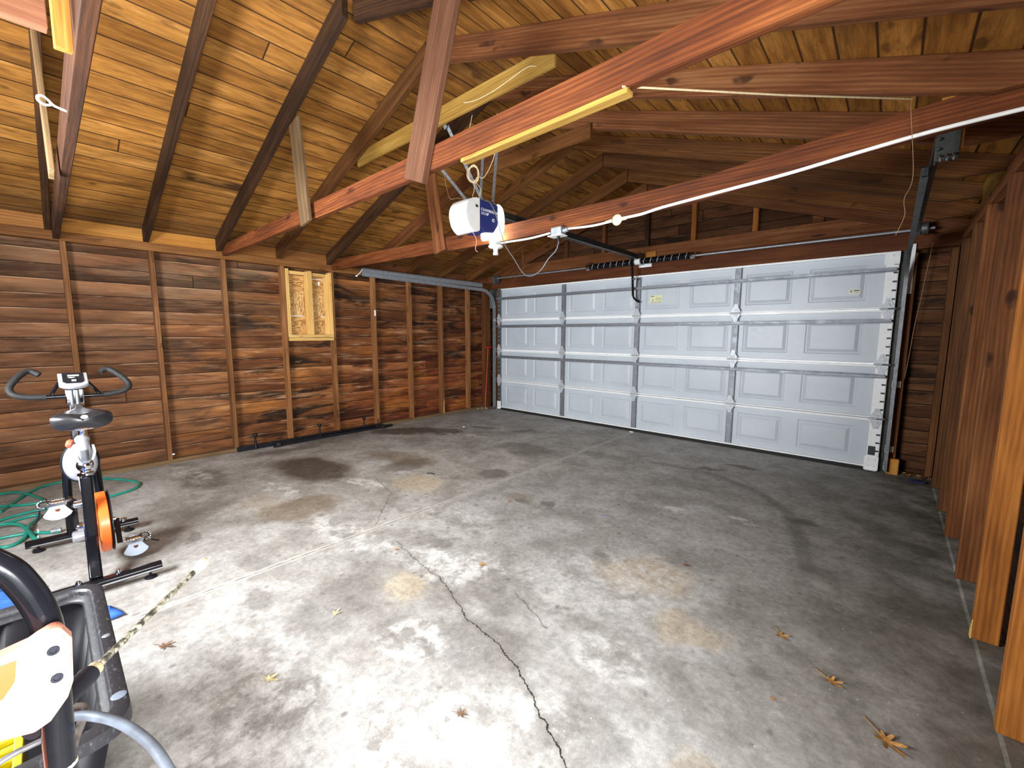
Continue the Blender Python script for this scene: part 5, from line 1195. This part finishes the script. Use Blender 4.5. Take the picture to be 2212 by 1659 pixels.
for pts in ([(-5.480, .884), (-5.477, .898), (-5.466, .909), (-5.441, .917)], [(-5.484, .840), (-5.481, .859), (-5.467, .871), (-5.437, .884)]):
    obj('moulded_ridge', MB().tube(smooth([(4.3805, a, b) for a, b in pts], 5), .0020, 6), M_PEACH, pn)
obj('base_frame', MB().tube([(4.33, -5.95, .10), (4.05, -5.95, .03), (4.05, -5.462, .03), (4.34, -5.462, .10)], .014, 10), M_BLACK, pwm)
obj('pump_housing', MB().box(4.02, 4.30, -5.88, -5.56, .05, .52), M_ORNG, pwm, bevel=.04, seg=4)
for y in (-6.0, -5.52):
    obj('wheel', MB().lathe([(.02, -.018), (.085, -.018), (.095, -.01), (.095, .01), (.085, .018), (.02, .018)], (4.40, y+.02 if y > -5.8 else y, .095), (0, 1, 0), 28), M_BLACKP, pwm)
# spray lance
ln = thing('spray_lance', 'long speckled spray lance with cream nozzle tip pointing over the floor', 'spray lance', (4.10, -5.33, .73))
A_, B_ = Vector((3.957, -5.214, .75)), Vector((4.205, -5.408, .75))
obj('lance_rod', MB().cyl(A_, B_, .0062, 12), M_LANCE, ln)
d = (A_-B_).normalized()
obj('nozzle', MB().lathe([(.0065, -.012), (.010, -.006), (.0095, .006), (.012, .012), (.0125, .032), (.009, .040), (.001, .041)], A_, d, 18), plain('cream_nozzle', (.80, .74, .48), .45), ln)
obj('lance_collar', MB().lathe([(.007, .0), (.012, -.006), (.0125, -.022), (.009, -.026)], B_, d, 16), plain('brass_collar', (.62, .55, .33), .4, .3), ln)
obj('lance_grip', MB().lathe([(.0155, -.020), (.0165, -.026), (.0155, -.032), (.0165, -.038), (.0165, -.060), (.018, -.066), (.017, -.11), (.014, -.13)], B_, d, 18), M_BLACKP, ln)
# hoses by the handle
tag(obj('grey_hose', MB().tube(smooth([(4.20, -5.50, .69), (4.241, -5.450, .700), (4.270, -5.423, .702), (4.325, -5.394, .705), (4.400, -5.369, .705), (4.465, -5.356, .700), (4.53, -5.350, .685), (4.62, -5.36, .62), (4.68, -5.40, .50), (4.70, -5.50, .30), (4.62, -5.62, .06), (4.40, -5.75, .012)], 6), .0075, 12), M_HOSEG),
    'dusty grey blue hose arching out from the handle at the lower left', 'hose')
tag(obj('brown_hose', MB().tube(smooth([(4.21, -5.455, .70), (4.222, -5.432, .694), (4.240, -5.437, .682), (4.268, -5.446, .678), (4.300, -5.455, .672), (4.36, -5.50, .60), (4.42, -5.60, .3), (4.42, -5.70, .03)], 6), .0062, 10), plain('dusty_brown_hose', (.15, .125, .11), .6, 0, .3, .35, 20)),
    'thin dirty brown hose bending down beside the black handle tube', 'hose')
tag(obj('black_hose', MB().tube(smooth([(4.24, -5.455, .672), (4.21, -5.474, .660), (4.203, -5.500, .657), (4.205, -5.530, .655), (4.2, -5.62, .62), (4.19, -5.70, .54)], 6), .0048, 10), plain('dark_grey_cord', (.10, .095, .10))),
    'thin black hose crossing above the yellow crate', 'hose')

# ------------------------------------------------------------------ leaves and litter
def leaf(c, size, rot, m, curl=.25, kind=0):
    rnd = random.Random(int(c[0]*1000)+int(c[1]*77)); out = []
    lob = 5 if kind else 7; n = lob*6
    for i in range(n):
        a = 2*PI*i/n; k = abs(math.cos(a*lob/2)); rr_ = (.26+.80*k**2.2*(.65+.35*math.cos(a)))*(1+rnd.uniform(-.12, .12))
        out.append((rr_*math.cos(a)*1.1, rr_*math.sin(a)*(.8 if kind else .9)))
    mb = MB(); vs = [(0, 0, .0)]+[(x*.5, y*.5, 0) for x, y in out]+[(x, y, 0) for x, y in out]; k = len(out); cs, sn = math.cos(rot), math.sin(rot); P = []
    for x, y, _ in vs:
        z = curl*(abs(y)**1.5*1.2+.5*x*x+.12*mnoise.noise(Vector((x*3, y*3, c[0]*5)))); xw, yw = x*cs-y*sn, x*sn+y*cs
        P.append((c[0]+xw*size, c[1]+yw*size, .003+max(0, z)*size))
    mb.add(P, [(0, 1+i, 1+(i+1) % k) for i in range(k)]+[(1+i, 1+k+i, 1+k+(i+1) % k, 1+(i+1) % k) for i in range(k)])
    mb2 = MB().tube([(c[0], c[1], .004), (c[0]-cs*size*1.1, c[1]-sn*size*1.1, .006), (c[0]-cs*size*1.5, c[1]-sn*size*1.5+.004, .004)], size*.025, 5)
    return [(mb, m), (mb2, m)]
LF = [((2.993, -5.187), .040, .6, 2, 'dark brown dry leaf on the floor right of the spray lance tip', 1), ((3.331, -4.591), .030, 2.2, 1, 'pale yellow dry leaf on the floor near the control joint', 1), ((3.517, -4.945), .038, .4, 1, 'cream folded dry leaf on the floor at the lower left middle', 1),
      ((4.961, -3.311), .040, -.9, 0, 'narrow orange dry leaf on the dark floor, farthest of the three at right', 1), ((5.156, -3.477), .042, -.5, 0, 'orange brown lobed dry leaf at right, middle one of three', 0), ((5.318, -3.655), .058, -.8, 0, 'largest golden brown dry leaf at the lower right', 0),
      ((3.545, -3.820), .030, .9, 0, 'small brown star-shaped leaf next to the white floor patch', 0), ((4.430, -3.015), .030, .1, 2, 'small dark brown leaf in the right middle of the floor', 0), ((3.035, -3.020), .026, .2, 0, 'tiny orange leaf right of the control joint', 0), ((3.019, -4.055), .022, .3, 0, 'tiny tan leaf beside the crack start', 0),
      ((5.002, -3.724), .014, .2, 0, 'tiny orange leaf scrap left of the largest leaf', 0), ((4.190, -4.544), .026, .5, 2, 'faint brown leaf on the brightest floor patch at the bottom', 0), ((.02, -2.08), .024, .2, 0, 'small yellow leaf at the far end of the black rack', 0)]
for c, s_, ro, mi, lb, kd in LF: tag(obj('dry_leaf', leaf(c, s_, ro, M_LEAFS[mi], .28, kd), None), lb, 'leaf', 'dry leaves on the floor')
tag(obj('paper_scrap', MB().ell((2.645, -.075, .008), .035, .02, .010, 12, 8), M_WPL), 'white paper scrap where the floor joint meets the garage door', 'litter')
tag(obj('paper_scrap', MB().ell((.697, -1.435, .007), .022, .018, .008, 12, 8), M_WPL), 'small white scrap on the dark floor stain near the rack', 'litter')
tag(obj('candy_wrapper', sheet([(3.715, -2.76), (3.755, -2.735), (3.765, -2.72), (3.725, -2.745)], 5, .01), plain('purple_foil', (.16, .05, .40), .3, .3), solid=.001), 'tiny purple and white wrapper on the middle of the floor', 'litter')
tag(obj('twig', MB().tube([(1.98, -3.05, .005), (2.01, -3.02, .008), (2.05, -3.01, .005)], .004, 6), M_BLACKP), 'short black twig on the floor left of the control joint', 'litter')
def litter(cx, cy, rx, ry, n, sd, m):
    rnd = random.Random(sd); mb = MB()
    for _ in range(n):
        x, y = cx+rnd.uniform(-rx, rx), cy+rnd.uniform(-ry, ry); s_ = rnd.uniform(.010, .026); a = rnd.uniform(0, PI); z = .003+rnd.uniform(0, .02)
        M = Matrix.Rotation(a, 3, 'Z') @ Matrix.Rotation(rnd.uniform(-.5, .5), 3, 'X')
        mb.add([Vector((x, y, z+.006))+M @ Vector(q)*s_ for q in ((-1, 0, 0), (-.2, .5, .25), (1, .1, 0), (.1, -.5, .3))], [(0, 1, 2), (0, 2, 3)])
    return mb
def lt(nm, mbs, lb): 
    o = obj(nm, mbs, None, sm=False); tag(o, lb, 'litter', kind='stuff'); return o
lt('leaf_litter', [(litter(-.13, -.20, .09, .14, 26, 3, 0), M_LEAFS[1]), (litter(-.10, -.10, .08, .12, 24, 4, 0), M_LEAFS[2])], 'heap of dry leaf bits in the far left corner by the red rod')
lt('leaf_litter', [(litter(5.46, .05, .09, .07, 26, 8, 0), M_LEAFS[0]), (litter(5.50, .02, .11, .08, 30, 9, 0), M_LEAFS[2])], 'heap of dry leaf bits in the right corner beside the orange block')
tag(obj('blue_rag', sheet([(5.44, -.11), (5.52, -.09), (5.57, -.13), (5.55, -.19), (5.47, -.17)], 8, .02), plain('dark_blue_cloth', (.02, .03, .14), .9), solid=.002), 'dark blue rag on the floor in the right corner', 'rag')
